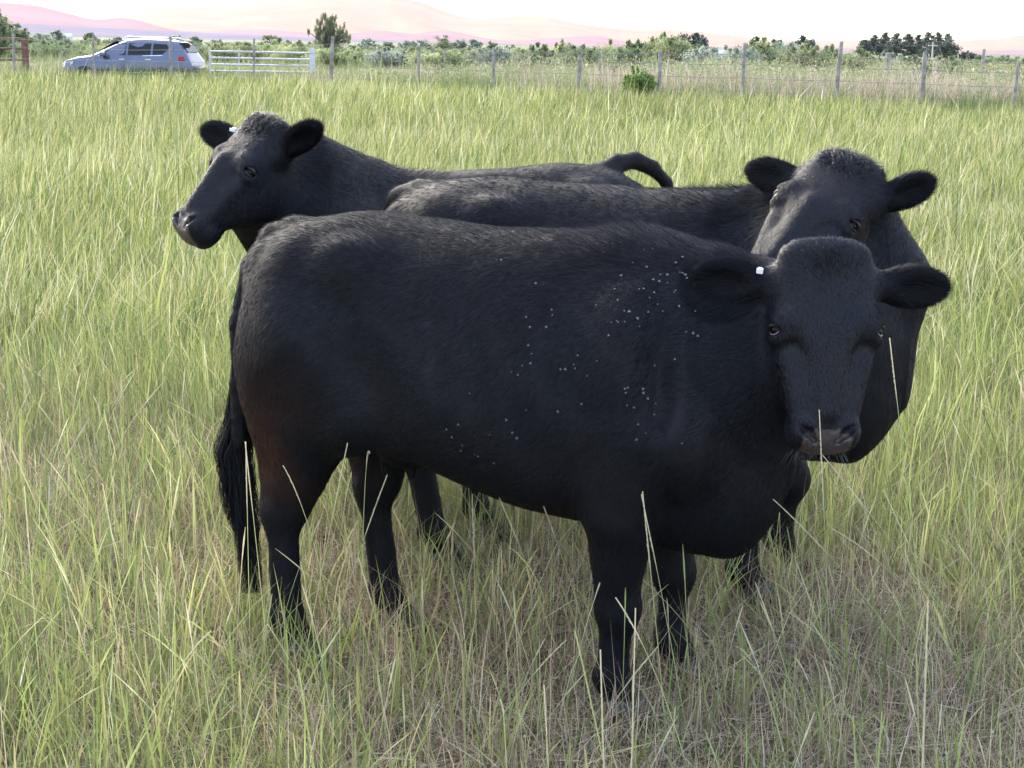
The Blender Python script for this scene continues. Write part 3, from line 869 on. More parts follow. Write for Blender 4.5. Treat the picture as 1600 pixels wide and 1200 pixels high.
# ------------------------------------------------------------------ cow
M_coat, _nt, _b = new_mat('black_coat')
_a = node(_nt, 'ShaderNodeAttribute', attribute_name='tint')
_tc = node(_nt, 'ShaderNodeTexCoord')
_mp = node(_nt, 'ShaderNodeMapping'); _mp.inputs['Scale'].default_value = (60, 60, 18)
_nz = node(_nt, 'ShaderNodeTexNoise', i_Scale=3.0, i_Detail=4.0)
_bp = node(_nt, 'ShaderNodeBump', i_Strength=0.35, i_Distance=0.006)
_nt.links.new(_tc.outputs['Object'], _mp.inputs[0]); _nt.links.new(_mp.outputs[0], _nz.inputs['Vector'])
_nt.links.new(_nz.outputs['Fac'], _bp.inputs['Height']); _nt.links.new(_bp.outputs[0], _b.inputs['Normal'])
_nt.links.new(_a.outputs['Color'], _b.inputs['Base Color'])
_b.inputs['Roughness'].default_value = 0.55
_b.inputs['Specular IOR Level'].default_value = 0.2
M_fur = attr_mat('black_fur', rough=0.58, spec=0.17)
M_sleek = attr_mat('sleek_face_hair', rough=0.44, spec=0.30)
M_nose = simple_mat('wet_nose', (0.055, 0.038, 0.040), rough=0.36, spec=0.6, scale=60, col2=(0.042, 0.033, 0.034), bump=.25)
M_eye = simple_mat('cow_eye', (0.004, 0.002, 0.0015), rough=0.14, spec=0.14)
M_lid = simple_mat('eye_white', (0.12, 0.10, 0.11), rough=0.25)
M_lid_dark = simple_mat('eye_lid_dark', (0.018, 0.015, 0.016), rough=0.3)
M_fur_plain = simple_mat('lid_skin', (0.004, 0.004, 0.0055), rough=0.45)
M_tag = simple_mat('white_plastic', (0.75, 0.77, 0.82), rough=0.4)
M_hoof = simple_mat('hoof_horn', (0.02, 0.017, 0.015), rough=0.5, col2=(0.05, 0.04, 0.03), scale=30)

BLACK = np.array([0.0044, 0.0052, 0.0086])  # black coat with the blue of reflected sky painted into it
BROWN = np.array([0.042, 0.0155, 0.010])

# body profile: x (0 at rump, forwards), top, bottom, half width, egg (negative = wider low)
TORSO = [
    (-0.055, 1.10, 1.02, 0.04, 0),
    (-0.02, 1.21, 0.88, 0.15, 0),
    (0.05, 1.265, 0.80, 0.215, 0),
    (0.16, 1.290, 0.86, 0.265, 0.0),
    (0.30, 1.306, 0.755, 0.280, -0.05),
    (0.46, 1.298, 0.662, 0.305, -0.11),
    (0.65, 1.290, 0.592, 0.328, -0.15),
    (0.85, 1.289, 0.548, 0.338, -0.15),
    (1.02, 1.294, 0.518, 0.318, -0.12),
    (1.16, 1.300, 0.512, 0.285, -0.08),
    (1.28, 1.290, 0.490, 0.255, -0.02),
    (1.40, 1.235, 0.480, 0.225, 0.0),
    (1.50, 1.12, 0.47, 0.185, 0.0),
    (1.58, 0.98, 0.56, 0.12, 0.0),
    (1.63, 0.86, 0.68, 0.03, 0.0),
]

def make_cow(C):
    """C: dict with the pose; positions are world, converted to the body's frame here"""
    yaw = C['yaw']; loc = np.array([*C['loc'], 0.0])
    cy, sy = math.cos(yaw), math.sin(yaw)
    Rw = np.array([[cy, -sy, 0], [sy, cy, 0], [0, 0, 1]])
    sc = C.get('scale', 1.0)
    toL = lambda p: (Rw.T @ (np.asarray(p, float) - loc)) / sc
    dirL = lambda d: Rw.T @ np.asarray(d, float)
    # head frame
    hs = C.get('hs', 1.0)
    poll = toL(C['poll']); a = norm(dirL(C['a'])); n = dirL(C['n']); n = norm(n - a * (n @ a)); l = np.cross(a, n)
    if l @ dirL((-1, 0, 0)) > 0: pass
    def ear_frame(s_):
        ed_, en_ = C['ear'][0 if s_ < 0 else 1]
        ea = norm(dirL(ed_)); en = dirL(en_); en = norm(en - ea * (en @ ea))
        return ea, en, np.cross(ea, en)
    H = lambda u, nn, ll: poll + (a * u + n * nn + l * ll) * hs
    fine = C.get('fine', 0.006); coarse = C.get('coarse', 0.012)
    hp = np.array([H(u, v, w) for u in (-0.06, 0.54) for v in (-0.2, 0.09) for w in (-0.33, 0.33)])
    hlo, hhi = hp.min(0), hp.max(0)
    tailpts = [np.asarray(p, float) for p in C['tail']]
    lo = np.minimum(hlo, np.array([min(-0.25, min(p[0] for p in tailpts) - .1), -0.47, 0.0])) - 0.03
    hi = np.maximum(hhi, np.array([1.72, 0.47, 1.42])) + 0.05
    F = Field(*[axis_grid(lo[i], hi[i], coarse, [(hlo[i], hhi[i])], fine) for i in range(3)])
    ex, ey, ez = np.eye(3)
    sx = C.get('sx', 1.0)
    gx = F.xs; F.xs = (gx / sx).astype(np.float32)
    F.loft((0, 0, 0), ex, ey, ez, TORSO, p=2.35, k=0.02)
    # muscle masses
    for s_ in (-1, 1):
        F.ell((0.20, s_ * 0.175, 0.93), np.eye(3), (0.225, 0.135, 0.30), k=0.10)     # haunch
        F.ell((0.10, s_ * 0.16, 0.86), np.eye(3), (0.145, 0.115, 0.25), k=0.08)      # buttock
        F.ell((0.36, s_ * 0.225, 1.190), np.eye(3), (0.075, 0.05, 0.055), k=0.09)      # hook bone
        F.ell((0.01, s_ * 0.125, 1.12), np.eye(3), (0.07, 0.06, 0.09), k=0.06)      # pin bone
        F.ell((1.22, s_ * 0.212, 0.92), np.eye(3), (0.14, 0.10, 0.27), k=0.06)     # shoulder blade
        F.ell((1.36, s_ * 0.19, 0.80), np.eye(3), (0.11, 0.09, 0.12), k=0.08)      # point of shoulder
        F.ell((1.17, s_ * 0.205, 0.68), np.eye(3), (0.115, 0.085, 0.13), k=0.04)     # upper arm
    F.ell((1.36, 0, 0.615), np.eye(3), (0.18, 0.135, 0.14), k=0.08)                  # brisket
    F.ell((0.44, 0, 0.67), np.eye(3), (0.12, 0.12, 0.085), k=0.05)                  # udder
    for px_, s_ in ((0.38, -.05), (0.38, .05), (0.47, -.05), (0.47, .05)):
        F.cone((px_, s_, 0.61), (px_, s_ * 1.1, 0.57), 0.016, 0.012, k=0.012)
    # skin fold of the flank
    for s_ in (-1, 1):
        F.cone((0.40, s_ * 0.24, 0.80), (0.50, s_ * 0.22, 0.74), 0.07, 0.05, k=0.08, squash=((0, 1, 0), 1.4))
    for s_ in (-1, 1):
        F.ell((1.00, s_ * 0.385, 0.74), np.eye(3), (0.045, 0.045, 0.20), k=0.07, cut=True)      # behind the shoulder
        F.ell((0.46, s_ * 0.375, 0.92), np.eye(3), (0.10, 0.055, 0.16), k=0.09, cut=True)      # flank
        F.ell((1.335, s_ * 0.29, 1.02), np.eye(3), (0.04, 0.04, 0.16), k=0.07, cut=True)       # neck and shoulder
    # legs
    for (s_, dx, kn) in C['front']:
        y = s_ * 0.165
        e = (1.195, s_ * 0.190, 0.60); kne = (1.185 + dx + kn, y, 0.335); fet = (1.18 + dx, y, 0.125)
        F.cone((1.24, s_ * 0.18, 0.80), e, 0.125, 0.100, k=0.05)
        F.cone(e, kne, 0.100, 0.060, k=0.025)
        F.ell((kne[0] + .004, y, 0.325), np.eye(3), (0.066, 0.058, 0.070), k=0.025)
        F.cone(kne, fet, 0.046, 0.042, k=0.03)
        F.ell((fet[0] - .006, y, 0.125), np.eye(3), (0.052, 0.048, 0.045), k=0.02)
        F.cone(fet, (fet[0] + 0.035, y, 0.06), 0.043, 0.046, k=0.02)
    for (s_, dx, hx) in C['hind']:
        y = s_ * 0.17
        st = (0.345 + dx * .3, s_ * 0.205, 0.775); hk = (0.085 + hx, y, 0.455); fet = (0.10 + dx, y, 0.135)
        F.cone((0.22, s_ * 0.18, 0.95), st, 0.17, 0.11, k=0.08)
        F.cone((st[0] - .15, y * 1.08, 0.74), (hk[0] + .03, y, hk[2] + 0.03), 0.135, 0.074, k=0.05, squash=((0, 1, 0), 1.25))
        F.cone((hk[0] - .035, y, hk[2] + 0.02), (0.055 + hx * .5, y, 0.70), 0.026, 0.055, k=0.04)
        F.ell((hk[0] + .005, y, hk[2] - .01), np.eye(3), (0.066, 0.047, 0.075), k=0.03)
        F.cone(hk, fet, 0.050, 0.042, k=0.03)
        F.ell((fet[0] - .004, y, 0.13), np.eye(3), (0.052, 0.048, 0.045), k=0.02)
        F.cone(fet, (fet[0] + 0.04, y, 0.06), 0.042, 0.046, k=0.02)
    # tail
    tr = C.get('tail_r', [0.035] * len(tailpts))
    for i in range(len(tailpts) - 1):
        F.cone(tailpts[i], tailpts[i + 1], tr[i], tr[i + 1], k=0.012 if i else 0.04)
    F.xs = gx
    # neck
    nb = H(0.13, -0.095, 0)
    thr = H(0.20, -0.15, 0)
    w0 = np.array([1.16 * sx, 0, 1.12]); c0 = np.array([1.22 * sx, 0, 0.86])
    mid = (nb + w0) / 2 + np.array(C.get('neck_bow', (0, 0, 0.0)))
    mid2 = (thr + c0) / 2 + np.array(C.get('neck_bow', (0, 0, 0.0)))
    F.cone(w0, mid, 0.155, 0.115, k=0.08); F.cone(mid, nb, 0.115, 0.098, k=0.06)
    F.cone(c0, mid2, 0.24, C.get('nr', 0.165), k=0.10); F.cone(mid2, thr, C.get('nr', 0.165), 0.105, k=0.07)
    F.cone(mid2 * .5 + np.array([1.28 * sx, 0, 0.70]) * .5, mid2 + (c0 - w0) * 0.35, 0.19, 0.12, k=0.09)
    # dewlap
    dl = thr + (c0 - w0) * 0.15
    F.cone(dl, np.array([1.44 * sx, 0, 0.62]), 0.045, 0.085, k=0.09)
    for (p, q, r0, r1) in C.get('extra', []):
        F.cone(toL(p), toL(q), r0, r1, k=0.08)
    # neck folds
    for (p, q, r) in C.get('folds', []):
        F.cone(toL(p), toL(q), r, r, k=0.035)
    # head
    HEAD = [
        (-0.008, 0.010, -0.065, 0.074, 0.0),
        (0.004, 0.026, -0.085, 0.097, 0.0),
        (0.035, 0.038, -0.115, 0.113, 0.05),
        (0.09, 0.043, -0.150, 0.127, 0.08),
        (0.16, 0.046, -0.205, 0.129, 0.15),
        (0.225, 0.044, -0.228, 0.124, 0.22),
        (0.29, 0.036, -0.210, 0.114, 0.12),
        (0.35, 0.026, -0.170, 0.102, 0.0),
        (0.405, 0.016, -0.128, 0.089, -0.05),
        (0.445, 0.008, -0.120, 0.081, -0.02),
        (0.48, -0.004, -0.112, 0.083, 0.05),
        (0.505, -0.020, -0.105, 0.070, 0.1),
        (0.520, -0.045, -0.085, 0.03, 0.0),
    ]
    F.loft(poll, a, l, n, np.array(HEAD) * np.array([hs, hs, hs, hs, 1]), p=2.6, k=0.03)
    F.cone(H(0.22, 0.034, 0), H(0.41, 0.004, 0), 0.026, 0.022, k=0.03)             # nasal bone
    F.ell(H(0.026, -0.02, 0), (a, n, l), (C.get('pb', 0.044), 0.055, 0.095), k=0.03)            # poll bump
    for s_ in (-1, 1):
        F.ell(H(0.205, -0.016, s_ * 0.099), (a, n, l), (0.055, 0.040, 0.034), k=0.03)     # orbit
        F.cone(H(0.184, 0.022, s_ * 0.085), H(0.193, 0.010, s_ * 0.124), 0.014, 0.011, k=0.03)
        F.cone(H(0.236, 0.010, s_ * 0.105), H(0.236, -0.01, s_ * 0.128), 0.010, 0.009, k=0.02)
        F.ell(H(0.30, 0.022, s_ * 0.092), (a, n, l), (0.05, 0.016, 0.03), k=0.04, cut=True)      # brow
        F.ell(H(0.235, -0.115, s_ * 0.085), (a, n, l), (0.085, 0.075, 0.040), k=0.04)     # cheek
        F.cone(H(0.29, -0.02, s_ * 0.085), H(0.40, -0.035, s_ * 0.066), 0.022, 0.016, k=0.03)
        F.ell(H(0.462, -0.022, s_ * 0.052), (a, n, l), (0.036, 0.034, 0.032), k=0.022)     # nostril wing
        F.ell(H(0.46, -0.075, s_ * 0.060), (a, n, l), (0.045, 0.035, 0.030), k=0.02)     # upper lip
        F.ell(H(0.213, 0.0, s_ * 0.131), norm_frame(a + l * s_ * -.15, l * s_ + n * .75), (0.0135, 0.018, 0.0215), k=0.006, cut=True)   # eye opening
        q0 = H(0.466, 0.004, s_ * 0.049)
        F.cone(q0, H(0.487, -0.016, s_ * 0.030), 0.0125, 0.008, k=0.008, cut=True)
        F.cone(q0, H(0.452, 0.002, s_ * 0.066), 0.0115, 0.006, k=0.008, cut=True)
        # ear
        ea, en, eu = ear_frame(s_)
        eb = H(0.092, -0.050, s_ * 0.108)
        F.cone(eb, eb + ea * 0.06, 0.040, 0.030, k=0.03)
        es = C.get('es', 1.0)
        ec = eb + ea * 0.118 * es
        F.ell(ec, (ea, eu, en), (0.090 * es, 0.051 * es, 0.023), k=0.02)
        F.ell(ec + en * 0.030 + ea * 0.008, (ea, eu, en), (0.067 * es, 0.032 * es, 0.022), k=0.012, cut=True)
    # chin and mouth
    F.ell(H(0.445, -0.118, 0), (a, n, l), (0.058, 0.028, 0.050), k=0.02)
    F.cone(H(0.50, -0.092, -0.05), H(0.50, -0.092, 0.05), 0.006, 0.006, k=0.006, cut=True)
    for s_ in (-1, 1):
        F.cone(H(0.505, -0.092, s_ * 0.055), H(0.40, -0.085, s_ * 0.082), 0.006, 0.004, k=0.008, cut=True)
    V, Q = F.mesh()
    N = vert_normals(V, Q)
    # Laplacian touch-up
    for _ in range(2):
        acc = np.zeros_like(V); cn = np.zeros(len(V))
        for i in range(4):
            j = (i + 1) % 4
            for b_ in range(3):
                acc[:, b_] += np.bincount(Q[:, i], V[Q[:, j], b_], len(V)) + np.bincount(Q[:, j], V[Q[:, i], b_], len(V))
            cn += np.bincount(Q[:, i], minlength=len(V)) + np.bincount(Q[:, j], minlength=len(V))
        V = V * 0.5 + acc / np.maximum(cn, 1)[:, None] * 0.5
    N = vert_normals(V, Q)
    bw = 1 - smooth(-np.linalg.norm(V - H(.2, -.05, 0), axis=1), -0.42, -0.30)
    ph_ = C['seed'] * 1.7
    rel = (np.sin(V[:, 0] * 17 + ph_ + 2 * np.sin(V[:, 2] * 7)) * np.sin(V[:, 2] * 13 + V[:, 0] * 5 + V[:, 1] * 6)) * 0.0030
    rel += np.sin(V[:, 0] * 41 + 3 * np.sin(V[:, 2] * 13 + ph_)) * np.sin(V[:, 2] * 19 + V[:, 1] * 11) * 0.0012
    rib = smooth(V[:, 0], .52, .62) * smooth(-V[:, 0], -1.0, -.90) * smooth(V[:, 2], .72, .85) * smooth(-V[:, 2], -1.16, -1.05)
    rel += rib * np.sin(V[:, 0] * 62 + V[:, 2] * 9) * .0016
    fold = smooth(V[:, 0], 1.20 * sx, 1.30 * sx) * smooth(-V[:, 0], -1.58 * sx, -1.45 * sx) * smooth(V[:, 2], .62, .75) * smooth(-V[:, 2], -1.2, -1.08) * smooth(np.abs(V[:, 1]), .08, .14)
    rel += fold * np.sin(V[:, 0] * 82 + 3.2 * np.sin(V[:, 2] * 5 + ph_) + np.sin(V[:, 2] * 13)) * 0.0050
    V = V - N * (rel * bw * (1 if (N * (V - np.array([0.8, 0, 0.9]))).sum(1).mean() < 0 else -1))[:, None]
    if (N * (V - np.array([0.8, 0, 0.9]))).sum(1).mean() < 0:
        Q = Q[:, ::-1]; N = -N
    rng = np.random.default_rng(C['seed'])
    hu = (V - poll) @ a; hn = (V - poll) @ n; hl = (V - poll) @ l
    ish = (hu > -0.08) & (np.abs(hl) < 0.32) & (hn > -0.24) & (np.linalg.norm(V - H(.22, -.06, 0), axis=1) < 0.36)
    # coat colour
    nz = np.sin(V[:, 0] * 9 + 2) * np.sin(V[:, 2] * 11 + V[:, 0] * 4) * .5 + np.sin(V[:, 0] * 23 + V[:, 2] * 19) * .25
    br = C.get('brown', 1.0) * smooth(0.34 - V[:, 0] + nz * .08, 0.05, 0.30) * smooth(V[:, 2], 0.42, 0.60) * smooth(1.02 - V[:, 2], 0, .35)
    br *= smooth(V[:, 0], -.075, -.045)
    br = np.clip(br * 0.7 + 0.05 * (nz + .3), 0, 1)
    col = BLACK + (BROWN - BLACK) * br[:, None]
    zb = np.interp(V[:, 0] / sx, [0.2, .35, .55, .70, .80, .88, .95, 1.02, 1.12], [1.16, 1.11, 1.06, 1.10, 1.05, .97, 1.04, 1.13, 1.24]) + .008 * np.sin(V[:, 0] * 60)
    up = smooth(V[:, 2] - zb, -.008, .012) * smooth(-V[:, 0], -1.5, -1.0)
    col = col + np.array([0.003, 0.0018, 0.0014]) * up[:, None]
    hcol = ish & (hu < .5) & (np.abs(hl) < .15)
    col[hcol] = col[hcol] * 1.35  # face lightened: the sky's sheen is put into the hair colour
    pad = ish & (hu > 0.435) & (np.abs(hl) < 0.040 + 0.02 * smooth(hu, .44, .47)) & (hn > -0.088 + 0) & (N @ (a * .6 + n) > -0.2)
    pad &= (hn > -0.01 - 1.9 * (hu - 0.455)) | (hu > 0.47)
    col[pad] = np.array([0.075, 0.055, 0.055])
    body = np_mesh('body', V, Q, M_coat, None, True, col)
    body.data.materials.append(M_nose)
    body.data.polygons.foreach_set('material_index', pad[Q].all(1).astype(np.int32))
    root = empty('cow', loc, yaw)
    root.scale = (sc, sc, sc)
    body.parent = root
    # eyes
    for s_ in (-1, 1):
        c = H(0.213, -0.010, s_ * 0.1185)
        ed = norm(l * s_ + n * .75)
        sphere_obj('eye', c, 0.0215, M_eye, root)
        rim = MB(); fr = norm_frame(a + l * s_ * -.15, ed)
        pts = []
        for q in np.linspace(math.radians(200), math.radians(340), 9):
            p = c + ed * 0.0165 + fr[0] * (-math.sin(q)) * 0.0105 + fr[2] * math.cos(q) * 0.0175
            p = c + norm(p - c) * 0.0222
            pts.append(p)
        rim.tube(pts, [0.0006, 0.0015, 0.0020, 0.0022, 0.0022, 0.0022, 0.0020, 0.0015, 0.0006], 6)
        rim.build('eye_rim', M_lid if C.get('big') else M_lid_dark, root, True)
        lid = MB(); pts = []
        for q in np.linspace(math.radians(15), math.radians(165), 9):
            p = c + ed * 0.0175 + fr[0] * (-math.sin(q)) * 0.0100 + fr[2] * math.cos(q) * 0.0190
            pts.append(c + norm(p - c) * 0.0236)
        lid.tube(pts, [0.0015, 0.004, 0.0055, 0.006, 0.006, 0.006, 0.0055, 0.004, 0.0015], 8)
        lid.build('eyelid', M_fur_plain, root, True)
    # hooves: two claws each
    def hoof(x, y, dirx):
        m = MB()
        for q in (-1, 1):
            ring0, ring1 = [], []
            for k in range(12):
                t = 2 * math.pi * k / 12
                fx = math.cos(t); fy = math.sin(t)
                ring0.append((x + dirx * (0.015 + 0.062 * fx * (1.15 if fx > 0 else .8)), y + q * 0.027 + 0.027 * fy, 0.0))
                ring1.append((x + 0.046 * fx - .005, y + q * 0.022 + 0.026 * fy, 0.075))
            m.add(ring0 + ring1, [tuple(range(11, -1, -1)), tuple(range(12, 24))] + [(k, (k + 1) % 12, 12 + (k + 1) % 12, 12 + k) for k in range(12)])
        m.build('hoof', M_hoof, root, True)
    for (s_, dx, kn) in C['front']: hoof((1.18 + dx) * sx + 0.04, s_ * 0.165, 1)
    for (s_, dx, hx) in C['hind']: hoof((0.10 + dx) * sx + 0.045, s_ * 0.17, 1)
    # ear tag
    if 'tag' in C:
        s_, eu_, en_, ll_ = C['tag']
        ea, en, eu = ear_frame(s_)
        if eu[2] < 0: eu = -eu
        c = H(0.092, -0.050, s_ * 0.108) + ea * eu_ + eu * ll_ + en * en_
        m = MB()
        rot = Matrix(np.array([ea, eu, en]).T.tolist())
        m.box(c, C.get('tag_size', (0.009, 0.028, 0.005)), rot)
        m.box(c + eu * 0.006 + en * .003, (0.016, 0.011, 0.011), rot)
        m.build('ear_tag', M_tag, root)
    if not C.get('fur', True): return root
    # ---------------- fur
    T = np.concatenate([Q[:, :3], Q[:, [0, 2, 3]]])
    P0, P1, P2 = V[T[:, 0]], V[T[:, 1]], V[T[:, 2]]
    area = np.linalg.norm(np.cross(P1 - P0, P2 - P0), axis=1) / 2
    ctr = (P0 + P1 + P2) / 3
    cu = (ctr - poll) @ a; cn_ = (ctr - poll) @ n; cl = (ctr - poll) @ l
    headm = np.linalg.norm(ctr - H(.22, -.06, 0), axis=1) < 0.33
    earm = np.zeros(len(ctr), bool)
    for s_ in (-1, 1):
        ec = H(0.092, -0.050, s_ * 0.108) + ear_frame(s_)[0] * 0.135
        earm |= (np.linalg.norm(ctr - ec, axis=1) < 0.105) & (np.abs((ctr - ec) @ ear_frame(s_)[1]) < 0.045)
    w = area * (1 + 1.2 * headm + 3.0 * earm)
    w[(cu > 0.44) & headm & (cn_ > -0.10)] *= 0.12
    for s_ in (-1, 1):
        w[np.linalg.norm(ctr - H(0.213, -0.006, s_ * 0.123), axis=1) < 0.021] = 0
    nh = C.get('hairs', 200000)
    w /= w.sum()
    sel = rng.choice(len(T), nh, p=w)
    r1, r2 = np.sqrt(rng.random(nh)), rng.random(nh)
    bc = np.stack([1 - r1, r1 * (1 - r2), r1 * r2], 1)
    Tt = T[sel]
    P = (V[Tt] * bc[:, :, None]).sum(1); Nn = (N[Tt] * bc[:, :, None]).sum(1)
    Nn /= np.linalg.norm(Nn, axis=1)[:, None]
    Cc = col[Tt[:, 0]]
    cu = (P - poll) @ a; cn_ = (P - poll) @ n; cl = (P - poll) @ l
    ear = np.zeros(nh, bool); eard = np.zeros((nh, 3))
    for s_ in (-1, 1):
        ea_ = ear_frame(s_)[0]; eb_ = H(0.092, -0.050, s_ * 0.108)
        ax_ = eb_ + np.outer((P - eb_) @ ea_, ea_)
        q = (np.linalg.norm(P - (eb_ + ea_ * 0.135), axis=1) < 0.105) & ((P - eb_) @ ea_ > 0.035) & (np.abs((P - eb_) @ ear_frame(s_)[1]) < 0.045)
        eard[q] = ea_ + (P - ax_)[q] * 9
        ear |= q
    hd = ((np.linalg.norm(P - H(.22, -.06, 0), axis=1) < 0.33) & (np.abs(cl) < 0.15) & (cn_ > -0.24)) | ear
    D = np.tile(np.array([-0.75, 0, -0.55]), (nh, 1))
    D[:, 2] -= smooth(0.7 - P[:, 2], 0, .2) * 2.0
    D[:, 2] -= 0.8 * smooth(0.25 - P[:, 0], 0, .2)
    D[:, 2] += 0.45 * smooth(P[:, 2], 1.1, 1.3)
    nk = smooth(P[:, 0], 1.35, 1.6)
    D[:, 0] *= 1 - nk * .5; D[:, 2] -= nk * .6
    D[hd] = a * 1.0
    whirl = H(0.13, .05, 0)
    up_ = hd & (cu < 0.12 + rng.normal(0, .035, nh)) & ~ear
    rad = P - whirl
    D[up_] = rad[up_] / (np.linalg.norm(rad[up_], axis=1)[:, None] + 1e-6)
    D[ear] = eard[ear]
    # wandering whorls
    wv = np.sin(P[:, 0] * 7 + P[:, 2] * 5 + C['seed']) + .6 * np.sin(P[:, 2] * 17 - P[:, 0] * 9)
    tang = np.cross(Nn, D)
    D = D + tang * (0.20 * wv)[:, None] + rng.normal(0, 0.20, (nh, 3))
    D -= Nn * (D * Nn).sum(1)[:, None]
    D /= np.linalg.norm(D, axis=1)[:, None] + 1e-9
    lift = rng.uniform(0.04, 0.26, nh)
    L = rng.uniform(0.010, 0.019, nh) * C.get('fur_len', 1.0)
    ridge = (Nn[:, 2] > .65) & (P[:, 2] > 1.15) & (P[:, 0] > .55) & ~hd
    rdg = ridge & (rng.random(nh) < .5)
    wth = np.exp(-((P[:, 0] - 1.05) / .13) ** 2) + .5 * np.exp(-((P[:, 0] - 1.32) / .06) ** 2)
    zb = np.interp(P[:, 0] / sx, [0.2, .35, .55, .70, .80, .88, .95, 1.02, 1.12], [1.16, 1.11, 1.06, 1.10, 1.05, .97, 1.04, 1.13, 1.24])
    cape = (P[:, 2] > zb) & ~hd
    L[cape] *= 1.45; lift[cape] += .10
    L[rdg] *= 1 + 1.3 * wth[rdg]; lift[rdg] += 0.5 * wth[rdg] * rng.random(rdg.sum())
    L[hd & ~ear & (cu > 0.1)] *= 0.6
    L[ear] *= rng.uniform(0.8, 1.9, ear.sum()); lift[ear] += 0.25
    pl = hd & ~ear & (cu < 0.08 + rng.normal(0, .03, nh))
    pk = C.get('poll_len', 1.0)
    L[pl] *= rng.uniform(0.8, 0.9 + 1.3 * pk, pl.sum()); lift[pl] += 0.10 * pk
    D = D + Nn * lift[:, None]; D /= np.linalg.norm(D, axis=1)[:, None]
    side = np.cross(D, Nn + rng.normal(0, .35, (nh, 3))); side /= np.linalg.norm(side, axis=1)[:, None] + 1e-9
    Wd = rng.uniform(0.0008, 0.0016, nh)
    bend = -Nn * (L * 0.25 * rng.random(nh))[:, None]
    longm = (L > 0.022)
    cvar = rng.uniform(0.8, 1.3, nh)[:, None]
    Cc = np.clip(Cc * cvar, 0, 1)
    Cc[rng.random(nh) < 0.015] *= 1.8
    Vs, Fs, m_ = strands(P, D, L, Wd, side, 1)
    fo = np_mesh('fur', Vs, Fs, M_fur, root, False, np.repeat(Cc, m_, 0))
    fo.data.materials.append(M_sleek)
    fo.data.polygons.foreach_set('material_index', (hd & ~ear & (np.abs(cl) < .118 + rng.normal(0, .014, nh)) & (cn_ > -.13 + rng.normal(0, .035, nh))).astype(np.int32))
    # longer hair on poll
    def tuft(name, c, rx, cnt, ln, dirf, width=0.0022, curl=0.35, colr=BLACK, nseg=4):
        near = np.nonzero((np.linalg.norm((V - c) / rx, axis=1) < 1))[0]
        if not len(near): return
        dq = np.linalg.norm((V[near] - c) / rx, axis=1); pw = np.exp(-(dq / .55) ** 2) + .02; ii = rng.choice(near, int(cnt), p=pw / pw.sum()); cnt = len(ii)
        P = V[ii] - N[ii] * .002 + rng.normal(0, .002, (cnt, 3)); D = dirf(P, N[ii])
        D = D + rng.normal(0, .22, (cnt, 3)); D /= np.linalg.norm(D, axis=1)[:, None]
        L = rng.uniform(*ln, cnt)
        clump = np.sin(P * 140 + C['seed']).sum(1)
        sd = np.cross(D, rng.normal(0, 1, (cnt, 3))); sd /= np.linalg.norm(sd, axis=1)[:, None]
        cd = np.cross(D, N[ii]) * np.sign(clump)[:, None]
        bend = (cd * curl - N[ii] * 0.35 * curl * 2) * L[:, None]
        Vs, Fs, m_ = strands(P, D, L, np.full(cnt, width), sd, nseg, bend)
        return np_mesh(name, Vs, Fs, M_sleek, root, False, np.repeat(colr * rng.uniform(.9, 2.0, (cnt, 1)), m_, 0))
    tuft('poll_hair', H(-0.005, 0.0, 0), np.array([.10, .10, .10]), int(6500 * pk ** 1.5), (0.012, 0.018 + .022 * pk),
         lambda P, Nn: Nn * (.16 + .06 * pk) + a * 0.8 + n * .5, curl=0.35 + .55 * pk)
    # whiskers
    cnt = 90
    s_ = rng.choice([-1, 1], cnt)
    P = H(0, 0, 0) + np.outer(rng.uniform(.45, .51, cnt), a) + np.outer(rng.uniform(-.125, -.07, cnt), n) + np.outer(s_ * rng.uniform(.0, .07, cnt), l)
    D = np.outer(np.ones(cnt) * .9, a) + np.outer(rng.uniform(-.8, .3, cnt), n) + np.outer(s_ * rng.uniform(.1, .8, cnt), l)
    D /= np.linalg.norm(D, axis=1)[:, None]
    sd = np.cross(D, n); sd /= np.linalg.norm(sd, axis=1)[:, None]
    Vs, Fs, m_ = strands(P, D, rng.uniform(.02, .045, cnt), np.full(cnt, .0008), sd, 2, np.outer(rng.uniform(0, .01, cnt), a))
    np_mesh('whiskers', Vs, Fs, M_fur, root, False, np.full((len(Vs), 3), .12))
    if 'switch' in C:
        # long hair at the end of the tail, following a centre line
        ctrl = np.array(C['switch'], float)
        cnt = C.get('switch_n', 1800)
        seg = 14
        tt = np.linspace(0, 1, len(ctrl))
        st = rng.beta(1.0, 1.3, cnt) * 0.55; en_ = np.minimum(st + rng.uniform(.30, .75, cnt), 1.03)
        ang = rng.uniform(0, 2 * math.pi, cnt); rr = np.sqrt(rng.random(cnt))
        ph = rng.uniform(0, 6.28, cnt)
        lockid = rng.integers(0, 26, cnt); la = lockid * 2.4
        vs = []
        for i in range(seg + 1):
            t = st + (en_ - st) * i / seg
            c = np.stack([np.interp(t, tt, ctrl[:, q]) for q in range(3)], 1)
            rads = np.interp(t, tt, ctrl[:, 3])
            lock = np.stack([np.cos(la), np.sin(la)], 1) * 0.75
            f = min(1, i / seg * 1.2)
            off = (np.stack([np.cos(ang), np.sin(ang)], 1) * rr[:, None]) * (1 - f * .62) + lock * f * .62
            wob = 0.017 * np.sin(t * 19 + la * 3)[:, None] * f
            p = c.copy(); p[:, 0] += off[:, 0] * rads + wob[:, 0]; p[:, 1] += off[:, 1] * rads + wob[:, 0] * .5
            wd = (0.0024 * (1 - (i / seg) ** 2 * .8))
            sdv = np.stack([np.cos(ang + 1.3), np.sin(ang + 1.3), np.zeros(cnt)], 1) * wd * .5
            vs += [p - sdv, p + sdv]
        m_ = 2 * (seg + 1)
